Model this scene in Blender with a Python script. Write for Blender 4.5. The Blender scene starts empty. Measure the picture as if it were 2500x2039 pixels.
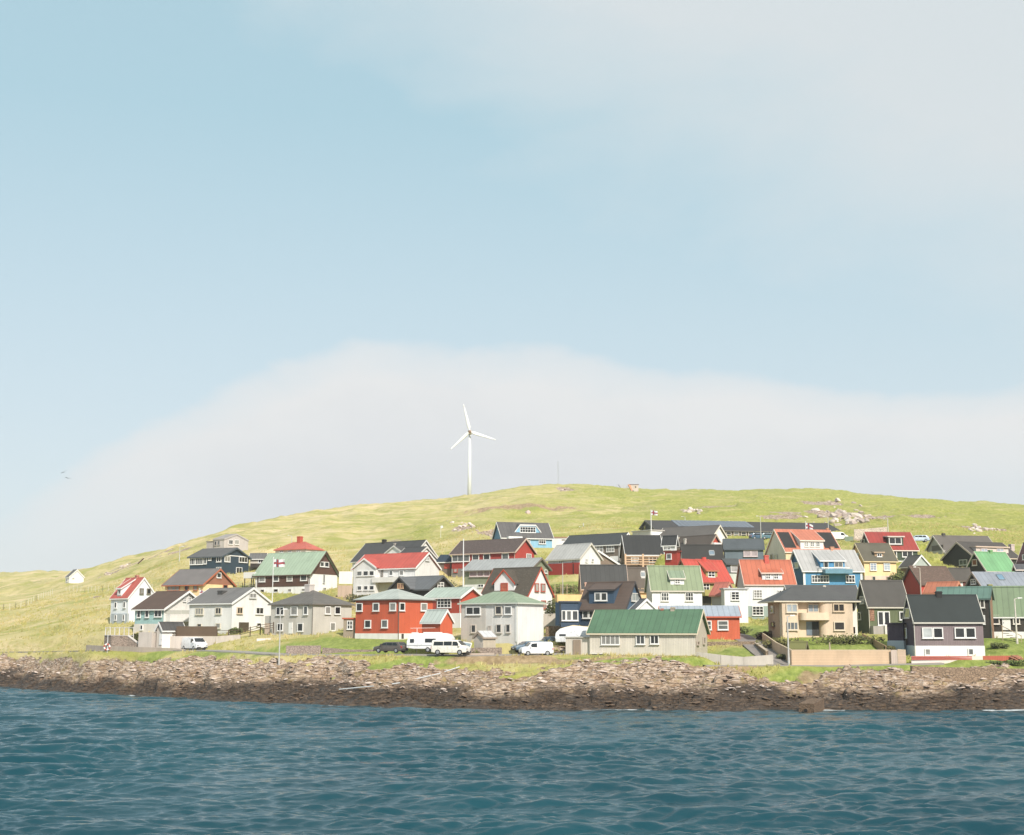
import bpy, math, random
import numpy as np
from mathutils import Vector, Matrix
random.seed(7)
S = bpy.context.scene
COL = S.collection
F = 3200.0; CX, CY = 1250.0, 1019.5; HOR = 1540.0; CAMH = 9.0
PITCH = math.atan((HOR - CY) / F)
CP, SP = math.cos(PITCH), math.sin(PITCH)
CROPS = dict(A=(230,1280,4.8225), B=(580,1280,4.8225), C=(840,1280,4.8225), D=(1080,1240,4.8225), E=(1340,1240,4.34),
  F=(1540,1230,5.425), G=(1820,1240,4.34), H=(2100,1260,4.34), I=(0,1300,4.34), J=(2300,1290,8.68), K=(1600,1250,8.68),
  L=(2000,1240,8.68), M=(1340,1280,8.68), N=(1000,1480,8.87), O=(240,1480,8.87), Q=(1360,1480,10.645), R=(2300,1480,10.645), S=(0,0,1.0))
def PX(c, x, y):
    a, b, s = CROPS[c]
    return a + x / s, b + y / s
def ray(px, py):
    xc = (px - CX) / F; yc = (CY - py) / F
    return Vector((xc, CP - yc * SP, SP + yc * CP))
CAM = Vector((0, 0, CAMH))
def at(px, py, Y):
    d = ray(px, py)
    return CAM + d * (Y / d.y)
def zat(py, Y):
    d = ray(CX, py)
    return CAMH + d.z / d.y * Y
def uat(px, py):
    d = ray(px, py)
    return d.x / d.y
def pyof(Y, z):          # inverse of zat
    k = (z - CAMH) / Y
    yc = (k * CP - SP) / (CP + k * SP)
    return CY - yc * F

# ------------------------------------------------------------------ materials
def lin(c):
    c = c / 255.0
    return c / 12.92 if c <= 0.04045 else ((c + 0.055) / 1.055) ** 2.4
GAIN = 0.90
def LC(rgb, k=1.0):
    r_, g_, b_ = rgb
    if r_ > 150 and g_ < r_ * .72 and abs(b_ - g_) < 40:      # sun-faded warm reds
        rgb = (r_ * .97, g_ * 1.02 + 2, min(b_, g_ * .86))
    elif g_ > r_ * 1.12 and g_ > b_ * 1.05: rgb = (r_ * 1.04, g_ * .955, b_ * 1.0)
    g = .3 * rgb[0] + .59 * rgb[1] + .11 * rgb[2]
    return tuple(min(0.80, lin(v * .82 + g * .18) * GAIN * k) for v in rgb) + (1,)
MATS = {}
class NT:
    def __init__(s, m):
        s.t = m.node_tree; s.n = s.t.nodes; s.l = s.t.links
    def node(s, typ, **kw):
        n = s.n.new(typ)
        for k, v in kw.items():
            if k == 'ins':
                for i, val in v.items(): n.inputs[i].default_value = val
            else: setattr(n, k, v)
        return n
    def link(s, a, b): s.l.new(a, b)
    def noise(s, vec, scale, detail=4, rough=0.55, dist=0.0):
        n = s.node('ShaderNodeTexNoise', ins={'Scale': scale, 'Detail': detail, 'Roughness': rough, 'Distortion': dist})
        s.link(vec, n.inputs['Vector']); return n.outputs['Fac']
    def mapping(s, vec, scale=(1,1,1), rot=(0,0,0), loc=(0,0,0)):
        n = s.node('ShaderNodeMapping', ins={'Scale': scale, 'Rotation': rot, 'Location': loc})
        s.link(vec, n.inputs['Vector']); return n.outputs['Vector']
    def ramp(s, fac, stops):
        n = s.node('ShaderNodeValToRGB'); cr = n.color_ramp
        while len(cr.elements) < len(stops): cr.elements.new(0.5)
        for e, (p, c) in zip(cr.elements, stops):
            e.position = p; e.color = c if hasattr(c, '__len__') else (c, c, c, 1)
        s.link(fac, n.inputs['Fac']); return n.outputs['Color']
    def mix(s, fac, a, b, mode='MIX'):
        n = s.node('ShaderNodeMix', data_type='RGBA', blend_type=mode)
        for v, i in ((fac, 0), (a, 6), (b, 7)):
            if hasattr(v, 'node'): s.link(v, n.inputs[i])
            else: n.inputs[i].default_value = v
        return n.outputs[2]
    def math(s, op, a, b=None, clamp=False):
        n = s.node('ShaderNodeMath', operation=op, use_clamp=clamp)
        for v, i in ((a, 0), (b, 1)):
            if v is None: continue
            if hasattr(v, 'node'): s.link(v, n.inputs[i])
            else: n.inputs[i].default_value = v
        return n.outputs[0]
def new_mat(name):
    m = bpy.data.materials.new(name); m.use_nodes = True
    return m, NT(m), m.node_tree.nodes['Principled BSDF']
def mat(kind, rgb=(200,200,200), axis='X'):
    key = (kind, tuple(rgb), axis)
    if key in MATS: return MATS[key]
    m, t, p = new_mat('%s_%02x%02x%02x' % ((kind,) + tuple(rgb)))
    MATS[key] = m
    c = LC(rgb, {'corr': .80, 'tiles': .82, 'felt': .85, 'mossy': .85}.get(kind, 1.0))
    dk = tuple(v * 0.72 for v in c[:3]) + (1,)
    lt = tuple(min(0.85, v * 1.12) for v in c[:3]) + (1,)
    co = t.node('ShaderNodeTexCoord').outputs['Object']
    if kind == 'glass':
        n = t.noise(co, 0.9, 2)
        col = t.ramp(n, [(0.35, dk), (0.65, c)])
        p.inputs['Roughness'].default_value = 0.06; p.inputs['IOR'].default_value = 1.5
        t.link(col, p.inputs['Base Color']); return m
    if kind in ('carpaint', 'metal'):
        n = t.noise(co, 3, 3)
        col = t.ramp(n, [(0.3, dk), (0.5, c)])
        p.inputs['Roughness'].default_value = 0.28 if kind == 'carpaint' else 0.45
        p.inputs['Metallic'].default_value = 0.0 if kind == 'carpaint' else 0.3
        t.link(col, p.inputs['Base Color']); return m
    n1 = t.noise(t.mapping(co, (1, 1, 0.45)), 0.55, 5, 0.62)
    n2 = t.noise(co, 7.0, 4, 0.7)
    base = t.ramp(n1, [(0.30, tuple(v * .84 for v in c[:3]) + (1,)), (0.45, c), (0.66, lt)])
    bumpsrc = n2; bd = 0.01
    ax = {'X': (1, 0, 0), 'Y': (0, 1, 0)}
    if kind in ('boards', 'hboards', 'corr', 'tiles', 'planks'):
        sep = t.node('ShaderNodeSeparateXYZ'); t.link(co, sep.inputs[0])
        if kind in ('boards', 'planks'): v = t.math('ADD', sep.outputs[0], sep.outputs[1]); per = 0.22
        elif kind == 'hboards': v = sep.outputs[2]; per = 0.2
        elif kind == 'corr': v = sep.outputs[0 if axis == 'X' else 1]; per = 0.8
        else: v = sep.outputs[2]; per = 0.22
        ph = t.math('FRACT', t.math('DIVIDE', v, per))
        tri = t.math('ABSOLUTE', t.math('SUBTRACT', ph, 0.5))
        groove = t.math('GREATER_THAN', tri, 0.42)
        idn = t.math('FLOOR', t.math('DIVIDE', v, per))
        wn = t.node('ShaderNodeTexWhiteNoise', noise_dimensions='1D'); t.link(idn, wn.inputs['W'])
        amt = {'boards': 0.42, 'hboards': 0.32, 'corr': 0.42, 'tiles': 0.5, 'planks': 0.5}[kind]
        base = t.mix(t.math('MULTIPLY', wn.outputs['Value'], amt * 0.6), base, dk)
        base = t.mix(t.math('MULTIPLY', groove, amt), base, tuple(v * 0.5 for v in c[:3]) + (1,))
        bumpsrc = t.math('ADD', t.math('MULTIPLY', groove, -0.6), t.math('MULTIPLY', n2, 0.5)); bd = 0.03
        if kind == 'corr':      # faded and rusty patches on sheet roofs
            n3 = t.noise(t.mapping(co, (1, 1, 1)), 0.35, 6, 0.7, 0.4)
            base = t.mix(t.math('MULTIPLY', t.ramp(n3, [(0.55, 0.0), (0.7, 1.0)]), 0.35), base, lt)
        if kind in ('corr', 'tiles'): p.inputs['Roughness'].default_value = 0.7
    elif kind == 'felt':
        n3 = t.noise(co, 2.5, 6, 0.75)
        base = t.mix(t.math('MULTIPLY', n3, 0.5), base, dk)
        p.inputs['Roughness'].default_value = 0.85
    elif kind == 'mossy':
        n3 = t.noise(t.mapping(co, (1, 1, 2.5)), 2.2, 7, 0.8, 0.8)
        base = t.mix(t.ramp(n3, [(0.5, 0.0), (0.6, 1.0)]), dk, lt)
        lts = tuple(min(.85, v * 1.9 + .05) for v in c[:3]) + (1,)
        n4 = t.noise(t.mapping(co, (1, 1, 2.5)), 4.2, 5, 0.8, 0.5)
        base = t.mix(t.ramp(n4, [(0.6, 0.0), (0.66, 0.9)]), base, lts)
        p.inputs['Roughness'].default_value = 0.95
    elif kind in ('concrete', 'plaster'):
        st = t.noise(t.mapping(co, (1.6, 1.6, 0.12)), 1.3, 4, 0.6)
        base = t.mix(t.math('MULTIPLY', t.ramp(st, [(0.5, 0.0), (0.72, 1.0)]), 0.5 if kind == 'concrete' else 0.22), base, dk)
        p.inputs['Roughness'].default_value = 0.9
    elif kind == 'stone':
        vo = t.node('ShaderNodeTexVoronoi', ins={'Scale': 2.6, 'Randomness': 1.0}); t.link(t.mapping(co, (1, 1, 1.7)), vo.inputs['Vector'])
        base = t.mix(0.45, base, t.ramp(vo.outputs['Color'], [(0.2, dk), (0.8, lt)]))
        ed = t.node('ShaderNodeTexVoronoi', feature='DISTANCE_TO_EDGE', ins={'Scale': 2.6}); t.link(t.mapping(co, (1, 1, 1.7)), ed.inputs['Vector'])
        base = t.mix(t.ramp(ed.outputs['Distance'], [(0.02, 0.75), (0.09, 0.0)]), base, tuple(v * 0.3 for v in c[:3]) + (1,))
        bumpsrc = t.ramp(ed.outputs['Distance'], [(0.0, 0.0), (0.15, 1.0)]); bd = 0.08
        p.inputs['Roughness'].default_value = 0.95
    elif kind == 'turf':
        n3 = t.noise(co, 4, 7, 0.75)
        base = t.mix(n3, dk, lt); bumpsrc = n3; bd = 0.15
        p.inputs['Roughness'].default_value = 1.0
    elif kind == 'foliage':
        n3 = t.noise(co, 3.5, 5, 0.7)
        base = t.mix(n3, tuple(v * 0.45 for v in c[:3]) + (1,), lt)
        p.inputs['Roughness'].default_value = 0.8
    elif kind == 'plain':
        base = t.mix(t.math('MULTIPLY', n2, 0.3), c, dk)
    if kind in ('boards', 'hboards', 'plain', 'planks'): p.inputs['Roughness'].default_value = 0.65
    t.link(base, p.inputs['Base Color'])
    b = t.node('ShaderNodeBump', ins={'Strength': 0.6, 'Distance': bd})
    t.link(bumpsrc, b.inputs['Height']); t.link(b.outputs[0], p.inputs['Normal'])
    return m

# ------------------------------------------------------------------ mesh helpers
def empty(name, loc, label=None, cat=None, group=None):
    o = bpy.data.objects.new(name, None); COL.objects.link(o); o.location = loc; o.empty_display_size = 0.5
    tag(o, label, cat, group); return o
def tag(o, label=None, cat=None, group=None, kind=None):
    if label: o['label'] = label
    if cat: o['category'] = cat
    if group: o['group'] = group
    if kind: o['kind'] = kind
    return o
class MB:
    def __init__(s): s.v = []; s.f = []; s.mi = []; s.m = []
    def slot(s, m):
        if m not in s.m: s.m.append(m)
        return s.m.index(m)
    def add(s, vs, fs, m):
        b = len(s.v); i = s.slot(m)
        s.v += [tuple(v) for v in vs]
        for f in fs: s.f.append([b + k for k in f]); s.mi.append(i)
    def box(s, x0, x1, y0, y1, z0, z1, m):
        if x0 > x1: x0, x1 = x1, x0
        if y0 > y1: y0, y1 = y1, y0
        if z0 > z1: z0, z1 = z1, z0
        vs = [(x, y, z) for z in (z0, z1) for y in (y0, y1) for x in (x0, x1)]
        s.add(vs, [(0,2,3,1),(4,5,7,6),(0,1,5,4),(2,6,7,3),(0,4,6,2),(1,3,7,5)], m)
    def prism(s, a, b, m, caps=True):     # two rings of points
        n = len(a); vs = list(a) + list(b)
        fs = [(i, (i + 1) % n, n + (i + 1) % n, n + i) for i in range(n)]
        if caps: fs += [tuple(range(n))[::-1], tuple(range(n, 2 * n))]
        s.add(vs, fs, m)
    def tube(s, p0, p1, r0, r1, m, n=8):
        p0, p1 = Vector(p0), Vector(p1); d = (p1 - p0).normalized()
        a = d.orthogonal().normalized(); b = d.cross(a)
        ring = lambda p, r: [p + (a * math.cos(k * 2 * math.pi / n) + b * math.sin(k * 2 * math.pi / n)) * r for k in range(n)]
        s.prism(ring(p0, r0), ring(p1, r1), m)
    def build(s, name, parent=None, loc=(0,0,0), rotz=0.0, smooth=False):
        me = bpy.data.meshes.new(name); me.from_pydata(s.v, [], s.f)
        for m in s.m: me.materials.append(m)
        me.polygons.foreach_set('material_index', s.mi)
        if smooth: me.polygons.foreach_set('use_smooth', [True] * len(s.f))
        me.update()
        import bmesh
        bm = bmesh.new(); bm.from_mesh(me); bmesh.ops.recalc_face_normals(bm, faces=bm.faces); bm.to_mesh(me); bm.free()
        o = bpy.data.objects.new(name, me); COL.objects.link(o)
        o.location = loc; o.rotation_euler = (0, 0, rotz)
        if parent: o.parent = parent
        return o
PADS = []
GLASS = [(38,40,42),(60,62,62),(105,108,106),(48,50,48),(150,148,142),(80,84,84)]
WHITE = (236,234,230)

class House:
    """box(x: right face direction, y: left face direction); origin is the near bottom corner"""
    def __init__(s, crop, name, label, geo, ys, Y, ratio=None, phi=None, ridge='L', wall=WHITE, wallR=None, roof=(90,88,86), roofkind='corr',
                 trim=WHITE, gable=None, plinth=None, wk='boards', oe=0.35, og=0.3, root=None, cat='house', pad=True, wmin=None, group=None, deep=3.0, he=.4):
        s.he = he
        s.crop = crop
        xl, xc, xr = geo; yb, ye, yr = ys
        (pxl, _), (pxc, pyb), (pxr, _) = PX(crop, xl, ye), PX(crop, xc, yb), PX(crop, xr, ye)
        pye = PX(crop, 0, ye)[1]; pyr = PX(crop, 0, yr)[1]
        s.Y = Y
        C = at(pxc, pyb, Y)
        uC = uat(pxc, pye); C.x = uC * Y
        ul, ur = uat(pxl, pye), uat(pxr, pye)
        def dims(ph):
            a = (-math.cos(ph), math.sin(ph)); b = (math.sin(ph), math.cos(ph))
            ta = (ul * C.y - C.x) / (a[0] - ul * a[1]); tb = (ur * C.y - C.x) / (b[0] - ur * b[1])
            return ta, tb
        al = math.atan(uC)
        if phi is not None: ph = math.radians(phi)
        else:
            lo, hi = al + 0.01, al + math.pi / 2 - 0.01
            for _ in range(50):
                mid = (lo + hi) / 2; ta, tb = dims(mid)
                if ta <= 0: hi = mid; continue
                if tb <= 0: lo = mid; continue
                if ta / tb > ratio: hi = mid
                else: lo = mid
            ph = (lo + hi) / 2
        s.wa, s.wb = dims(ph)
        if wmin:
            s.wa = max(s.wa, wmin[0]); s.wb = max(s.wb, wmin[1])
        s.ph = ph; s.rot = math.pi / 2 - ph
        s.C = C; s.M = Matrix.Translation(C) @ Matrix.Rotation(s.rot, 4, 'Z'); s.Mi = s.M.inverted()
        s.ridge = ridge; s.trimc = trim
        s.h = zat(pye, Y) - C.z
        s.flat = ridge == 'flat'; s.hip = ridge == 'hip'
        if ridge == 'L': apex = s.M @ Vector((s.wb / 2, 0, 0)); s.W = s.wb; s.LU = s.wa
        elif ridge == 'R': apex = s.M @ Vector((0, s.wa / 2, 0)); s.W = s.wa; s.LU = s.wb
        else: apex = s.M @ Vector((s.wb / 2, s.wa / 2, 0)); s.W = min(s.wa, s.wb); s.LU = max(s.wa, s.wb)
        s.rise = 0 if s.flat else max(0.5, zat(pyr, apex.y) - C.z - s.h)
        s.m = s.rise / (s.W / 2); s.face = 'R' if ridge == 'R' else 'L'
        s.own = root is None
        s.root = root.root if root else empty(name, C, label, cat, group)
        s.rloc = C - (root.root.location if root else C)
        s.wallc = wall; s.wk = wk; s.roofc = roof; s.roofkind = roofkind
        s.wm = mat(wk, wall); s.wmR = mat(wk, wallR) if wallR else s.wm  # on several houses the two face tones paint in shade and sun
        s.rm = mat(roofkind, roof, 'Y' if s.face == 'L' else 'X')
        s.tm = mat('plain', trim)
        if pad:
            PADS.append((C.x, C.y, s.rot, s.wb, s.wa, C.z))
        s.walls(deep); s.mkroof(oe, og)
        if gable: s.mkgable(gable)
        if plinth:
            zp = s.hit('L', *PX(crop, xc, plinth[1]))[1]
            b = MB(); b.box(-.05, s.wb + .05, -.05, s.wa + .05, -deep, zp, mat('plaster', plinth[0])); s.part(b, 'plinth')
    def part(s, mb, name, parent=None):
        if parent: return mb.build(name, parent)
        return mb.build(name, s.root, s.rloc, s.rot)
    def P(s, u, t, z, face=None):
        f = face or s.face
        return (t, u, z) if f == 'L' else (u, t, z)
    def hit(s, face, px, py, t=0.0):
        o = s.Mi @ CAM; d = s.Mi.to_3x3() @ ray(px, py)
        k = (t - o.x) / d.x if face == 'L' else (t - o.y) / d.y
        p = o + d * k
        return (p.y if face == 'L' else p.x), p.z
    def hitroof(s, px, py):
        o = s.Mi @ CAM; d = s.Mi.to_3x3() @ ray(px, py)
        ot, dt = (o.x, d.x) if s.face == 'L' else (o.y, d.y); ou, du = (o.y, d.y) if s.face == 'L' else (o.x, d.x)
        k = (s.h + s.m * ot - o.z) / (d.z - s.m * dt)
        return ou + du * k, ot + dt * k, o.z + d.z * k
    def rect(s, face, x0, y0, x1, y1, t=0.0, crop=None):
        c = crop or s.crop; xm, ym = (x0 + x1) / 2, (y0 + y1) / 2
        u0 = s.hit(face, *PX(c, x0, ym), t)[0]; u1 = s.hit(face, *PX(c, x1, ym), t)[0]
        z1 = s.hit(face, *PX(c, xm, y0), t)[1]; z0 = s.hit(face, *PX(c, xm, y1), t)[1]
        return min(u0, u1), max(u0, u1), min(z0, z1), max(z0, z1)
    def fbox(s, b, face, u0, u1, t0, t1, z0, z1, m):
        p, q = s.P(u0, t0, z0, face), s.P(u1, t1, z1, face)
        b.box(p[0], q[0], p[1], q[1], p[2], q[2], m)
    def walls(s, deep):
        b = MB(); f = s.face
        if s.hip or s.flat:
            b.box(0, s.wb, 0, s.wa, -deep, s.h, s.wm)
        else:
            sec = [(0, -deep), (s.W, -deep), (s.W, s.h), (s.W / 2, s.h + s.rise), (0, s.h)]
            b.prism([s.P(0, t, z) for t, z in sec], [s.P(s.LU, t, z) for t, z in sec], s.wm)
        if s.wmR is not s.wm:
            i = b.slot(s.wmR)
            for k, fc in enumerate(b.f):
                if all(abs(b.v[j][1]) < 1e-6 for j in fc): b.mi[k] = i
        s.wall = s.part(b, 'wall')
    def mkroof(s, oe, og):
        b = MB(); tb = MB(); th = 0.2; h, W, m = s.h, s.W, s.m
        if s.flat:
            b.box(-.2, s.wb + .2, -.2, s.wa + .2, h, h + .22, s.rm)
        elif s.hip:
            e = s.he; z0 = h; zt = h + .16
            x0, x1, y0, y1 = -e, s.wb + e, -e, s.wa + e
            if s.wa > s.wb:
                r0 = (s.wb / 2, s.wb / 2 * .95, h + s.rise); r1 = (s.wb / 2, s.wa - s.wb / 2 * .95, h + s.rise)
                top = [(0,1,4),(1,2,5,4),(2,3,5),(3,0,4,5)]
            else:
                r0 = (s.wa / 2 * .95, s.wa / 2, h + s.rise); r1 = (s.wb - s.wa / 2 * .95, s.wa / 2, h + s.rise)
                top = [(0,1,5,4),(1,2,5),(2,3,4,5),(3,0,4)]
            vs = [(x0, y0, zt), (x1, y0, zt), (x1, y1, zt), (x0, y1, zt), r0, r1]
            b.add(vs, top + [(3,2,1,0)], s.rm)
            tb.prism([(x0, y0, z0), (x1, y0, z0), (x1, y1, z0), (x0, y1, z0)], [(x0, y0, zt - .004), (x1, y0, zt - .004), (x1, y1, zt - .004), (x0, y1, zt - .004)], s.tm)
        else:
            sec = [(-oe, h - m * oe + th), (W / 2, h + s.rise + th), (W + oe, h - m * oe + th), (W + oe, h - m * oe), (W / 2, h + s.rise), (-oe, h - m * oe)]
            a = [s.P(-og, t, z + .01) for t, z in sec]; c = [s.P(s.LU + og, t, z + .01) for t, z in sec]
            n = 6; fs = [(i, (i + 1) % n, n + (i + 1) % n, n + i) for i in range(n)] + [(0,1,4,5),(1,2,3,4),(6,7,10,11),(7,8,9,10)]
            b.add(a + c, fs, s.rm)
            rg = [(W / 2 - .14, h + s.rise + th - .1), (W / 2 + .14, h + s.rise + th - .1), (W / 2 + .05, h + s.rise + th + .08), (W / 2 - .05, h + s.rise + th + .08)]
            b.prism([s.P(-og, t, z) for t, z in rg], [s.P(s.LU + og, t, z) for t, z in rg], s.rm)
            s2 = [(t, z + (.05 if i < 3 else -.12)) for i, (t, z) in enumerate(sec)]
            for u0, u1 in ((-og - .07, -og - .002), (s.LU + og + .002, s.LU + og + .07)):
                a = [s.P(u0, t, z) for t, z in s2]; c = [s.P(u1, t, z) for t, z in s2]
                tb.add(a + c, fs, s.tm)
            for t0, t1 in ((-oe - .09, -oe - .003), (W + oe + .003, W + oe + .09)):
                s.fbox(tb, s.face, -og, s.LU + og, t0, t1, h - m * oe - .06, h - m * oe + .13, s.tm)
        s.roofo = s.part(b, 'roof')
        if s.own and s.h > 3.2 and not s.flat and s.wk != 'hboards':
            dp = MB(); dp.box(-.09, -.01, -.09, -.01, -1.5, h - .25, s.tm); s.part(dp, 'downpipe')
        if tb.v: s.part(tb, 'trim')
    def mkgable(s, c):
        b = MB(); g = mat(s.wk, c); W, h = s.W, s.h
        for u0, u1 in ((-.05, .0),):
            tri = [(-.0, h - .02), (W, h - .02), (W / 2, h + s.rise - .02)]
            b.prism([s.P(u0, t, z) for t, z in tri], [s.P(u1, t, z) for t, z in tri], g)
        s.part(b, 'gable')
    def patch(s, face, x0, y0, x1, y1, col, proud=0.06, name='cladding', kind=None, crop=None, ground=False):
        u0, u1, z0, z1 = s.rect(face, x0, y0, x1, y1, 0, crop)
        if ground: z0 = -3
        b = MB(); s.fbox(b, face, u0, u1, -proud, 0.02, z0, z1, mat(kind or s.wk, col)); return s.part(b, name)
    def box(s, face, x0, y0, x1, y1, t0, t1, col, name, kind='plain', t=0.0, ground=False, lid=None, crop=None):
        u0, u1, z0, z1 = s.rect(face, x0, y0, x1, y1, t, crop)
        if ground: z0 = -3
        b = MB(); s.fbox(b, face, u0, u1, t0, t1, z0, z1, mat(kind, col))
        if lid: s.fbox(b, face, u0 - .15, u1 + .15, min(t0, t1) - .15, max(t0, t1), z1 + .002, z1 + .14, mat('felt', lid))
        return s.part(b, name)
    def winmesh(s, face, r, nc, nr, col, t, glass=None):
        u0, u1, z0, z1 = r; fr = MB(); pn = MB()
        w, h = u1 - u0, z1 - z0
        fw = min(.13, w * .16, h * .16) if nc * nr < 4 else min(.11, w * .12, h * .12)
        fm = mat('plain', col); gm = mat('glass', glass or random.choice(GLASS))
        s.fbox(pn, face, u0 + fw * .5, u1 - fw * .5, t - .075, t - .01, z0 + fw * .5, z1 - fw * .5, gm)
        s.fbox(fr, face, u0, u0 + fw, t - .13, t, z0, z1, fm); s.fbox(fr, face, u1 - fw, u1, t - .13, t, z0, z1, fm)
        s.fbox(fr, face, u0 + fw, u1 - fw, t - .128, t, z1 - fw, z1, fm); s.fbox(fr, face, u0 + fw, u1 - fw, t - .128, t, z0, z0 + fw, fm)
        s.fbox(fr, face, u0 - .06, u1 + .06, t - .2, t, z0 - .07, z0 - .002, fm)
        mw = .09 if nc * nr < 6 else .075
        for i in range(1, nc):
            x = u0 + w * i / nc; s.fbox(fr, face, x - mw / 2, x + mw / 2, t - .115, t - .02, z0 + fw, z1 - fw, fm)
        for j in range(1, nr):
            z = z0 + h * j / nr; s.fbox(fr, face, u0 + fw, u1 - fw, t - .11, t - .02, z - mw / 2, z + mw / 2, fm)
        return fr, pn
    def win(s, *ws):
        """(face, x0, y0, x1, y1, cols, rows, [frame colour], [glass])"""
        for w in ws:
            to = getattr(s, 'toff', 0)
            face, x0, y0, x1, y1, nc, nr = w[:7]; col = w[7] if len(w) > 7 and w[7] else WHITE; g = w[8] if len(w) > 8 else None
            r = s.rect(face, x0, y0, x1, y1, to)
            fr, pn = s.winmesh(face, r, nc, nr, col, -.05 + to, g)
            o = s.part(fr, 'window'); s.part(pn, 'pane', o)
        return s
    def door(s, face, x0, y0, x1, y1, col=WHITE, kind='plain', name='door', crop=None):
        r = s.rect(face, x0, y0, x1, y1, 0, crop); b = MB(); fm = mat('plain', WHITE if col != WHITE else (200,200,200))
        u0, u1, z0, z1 = r
        s.fbox(b, face, u0, u1, -.1, 0, z0, z1, mat(kind, col))
        o = s.part(b, name)
        b = MB(); s.fbox(b, face, u0 + (u1 - u0) * .12, u0 + (u1 - u0) * .16 + .03, -.16, -.1, z0 + (z1 - z0) * .45, z0 + (z1 - z0) * .5, mat('metal', (120,120,120)))
        s.part(b, 'handle', o); return o
    def chimney(s, x0, y0, x1, col=(150,140,132), kind='plaster', onroof=None, crop=None, dz=.5, round_=False):
        c = crop or s.crop
        px0, py = PX(c, x0, y0); px1, _ = PX(c, x1, y0)
        if onroof:
            u, t, z = s.hitroof(*PX(c, (x0 + x1) / 2, onroof))
        elif s.hip: t = s.wb / 2 if s.face == 'L' else s.wa / 2
        else: t = s.W / 2
        u0, z1 = s.hit(s.face, px0, py, t); u1, _ = s.hit(s.face, px1, py, t)
        if u0 > u1: u0, u1 = u1, u0
        w = max(.35, min(u1 - u0, 1.1)); zb = (s.h + s.rise if not onroof else s.h + s.m * t) - dz
        b = MB(); um = (u0 + u1) / 2
        if round_: b.tube(s.P(um, t, zb), s.P(um, t, z1), w * .5, w * .42, mat(kind, col), 12)
        else:
            s.fbox(b, s.face, um - w / 2, um + w / 2, t - w / 2, t + w / 2, zb, z1, mat(kind, col))
            s.fbox(b, s.face, um - w / 2 - .06, um + w / 2 + .06, t - w / 2 - .06, t + w / 2 + .06, z1 - .22, z1 - .1, mat(kind, col))
        b2 = s.part(b, 'chimney', s.roofo); return b2
    def onroof(s, x0, y0, x1, y1, col, name, kind='glass', thick=.08, n=1, gap=.06, frame=None, crop=None):
        c = crop or s.crop; xm = (x0 + x1) / 2; ym = (y0 + y1) / 2
        um0, t1, _ = s.hitroof(*PX(c, xm, y0)); _, t0, _ = s.hitroof(*PX(c, xm, y1))
        u0 = s.hitroof(*PX(c, x0, ym))[0]; u1 = s.hitroof(*PX(c, x1, ym))[0]
        if u0 > u1: u0, u1 = u1, u0
        mm = mat(kind, col); w = (u1 - u0) / n
        Z = lambda t, e: s.h + s.m * t + .22 + e
        for i in range(n):
            a, e = u0 + w * i + gap / 2, u0 + w * (i + 1) - gap / 2
            b = MB()
            lo = [s.P(a, t0, Z(t0, .0)), s.P(e, t0, Z(t0, .0)), s.P(e, t1, Z(t1, .0)), s.P(a, t1, Z(t1, .0))]
            hi = [s.P(a, t0, Z(t0, thick)), s.P(e, t0, Z(t0, thick)), s.P(e, t1, Z(t1, thick)), s.P(a, t1, Z(t1, thick))]
            b.prism(lo, hi, mm)
            if frame:
                fm = mat('plain', frame); f = .08
                for (ua, ub, ta, tb_) in ((a - f, a, t0, t1), (e, e + f, t0, t1), (a, e, t0 - f, t0), (a, e, t1, t1 + f)):
                    b.prism([s.P(ua, ta, Z(ta, 0)), s.P(ub, ta, Z(ta, 0)), s.P(ub, tb_, Z(tb_, 0)), s.P(ua, tb_, Z(tb_, 0))],
                            [s.P(ua, ta, Z(ta, thick + .04)), s.P(ub, ta, Z(ta, thick + .04)), s.P(ub, tb_, Z(tb_, thick + .04)), s.P(ua, tb_, Z(tb_, thick + .04))], fm)
            s.part(b, name, s.roofo)
    def dormer(s, kind, x0, y0, x1, y1, wins=(), apex=None, col=None, roof=None, trim=None, flush=None, down=False, top=None, wk=None, oh=.25):
        """front rectangle in crop pixels: y0 its top (eaves for a gable), y1 where it stands on the roof"""
        c = s.crop; f = s.face; xm = (x0 + x1) / 2
        if flush is not None: t0 = flush
        else: t0 = max(-.3, s.hitroof(*PX(c, xm, y1))[1])
        u0, u1, zb, zt = s.rect(f, x0, y0, x1, y1, t0)
        wm = mat(wk or s.wk, col) if col else s.wm
        rm = mat(s.roofkind, roof, 'Y' if f == 'L' else 'X') if roof else s.rm
        tm = mat('plain', trim) if trim else s.tm
        zr = lambda t: s.h + s.m * t
        zlow = -3 if down else min(zb, zr(t0)) - .3
        b = MB(); rb = MB(); tb = MB()
        if kind == 'gable':
            za = s.hit(f, *PX(c, xm, apex), t0)[1]; um = (u0 + u1) / 2
            tend = min(s.W / 2 + .0, (za - s.h) / s.m) if s.m > 0 else s.W / 2
            tend = max(tend, t0 + .5)
            sec = [(u0, zlow), (u1, zlow), (u1, zt), (um, za), (u0, zt)]
            b.prism([s.P(u, t0, z) for u, z in sec], [s.P(u, tend, z) for u, z in sec], wm)
            k = (za - zt) / (um - u0); o = oh; th = .16
            sec = [(u0 - o, zt - k * o + th), (um, za + th), (u1 + o, zt - k * o + th), (u1 + o, zt - k * o), (um, za), (u0 - o, zt - k * o)]
            sec = [(u, z + .012) for u, z in sec]
            fs = [(i, (i + 1) % 6, 6 + (i + 1) % 6, 6 + i) for i in range(6)] + [(0,1,4,5),(1,2,3,4),(6,7,10,11),(7,8,9,10)]
            rb.add([s.P(u, t0 - .2, z) for u, z in sec] + [s.P(u, tend + .3, z) for u, z in sec], fs, rm)
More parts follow.
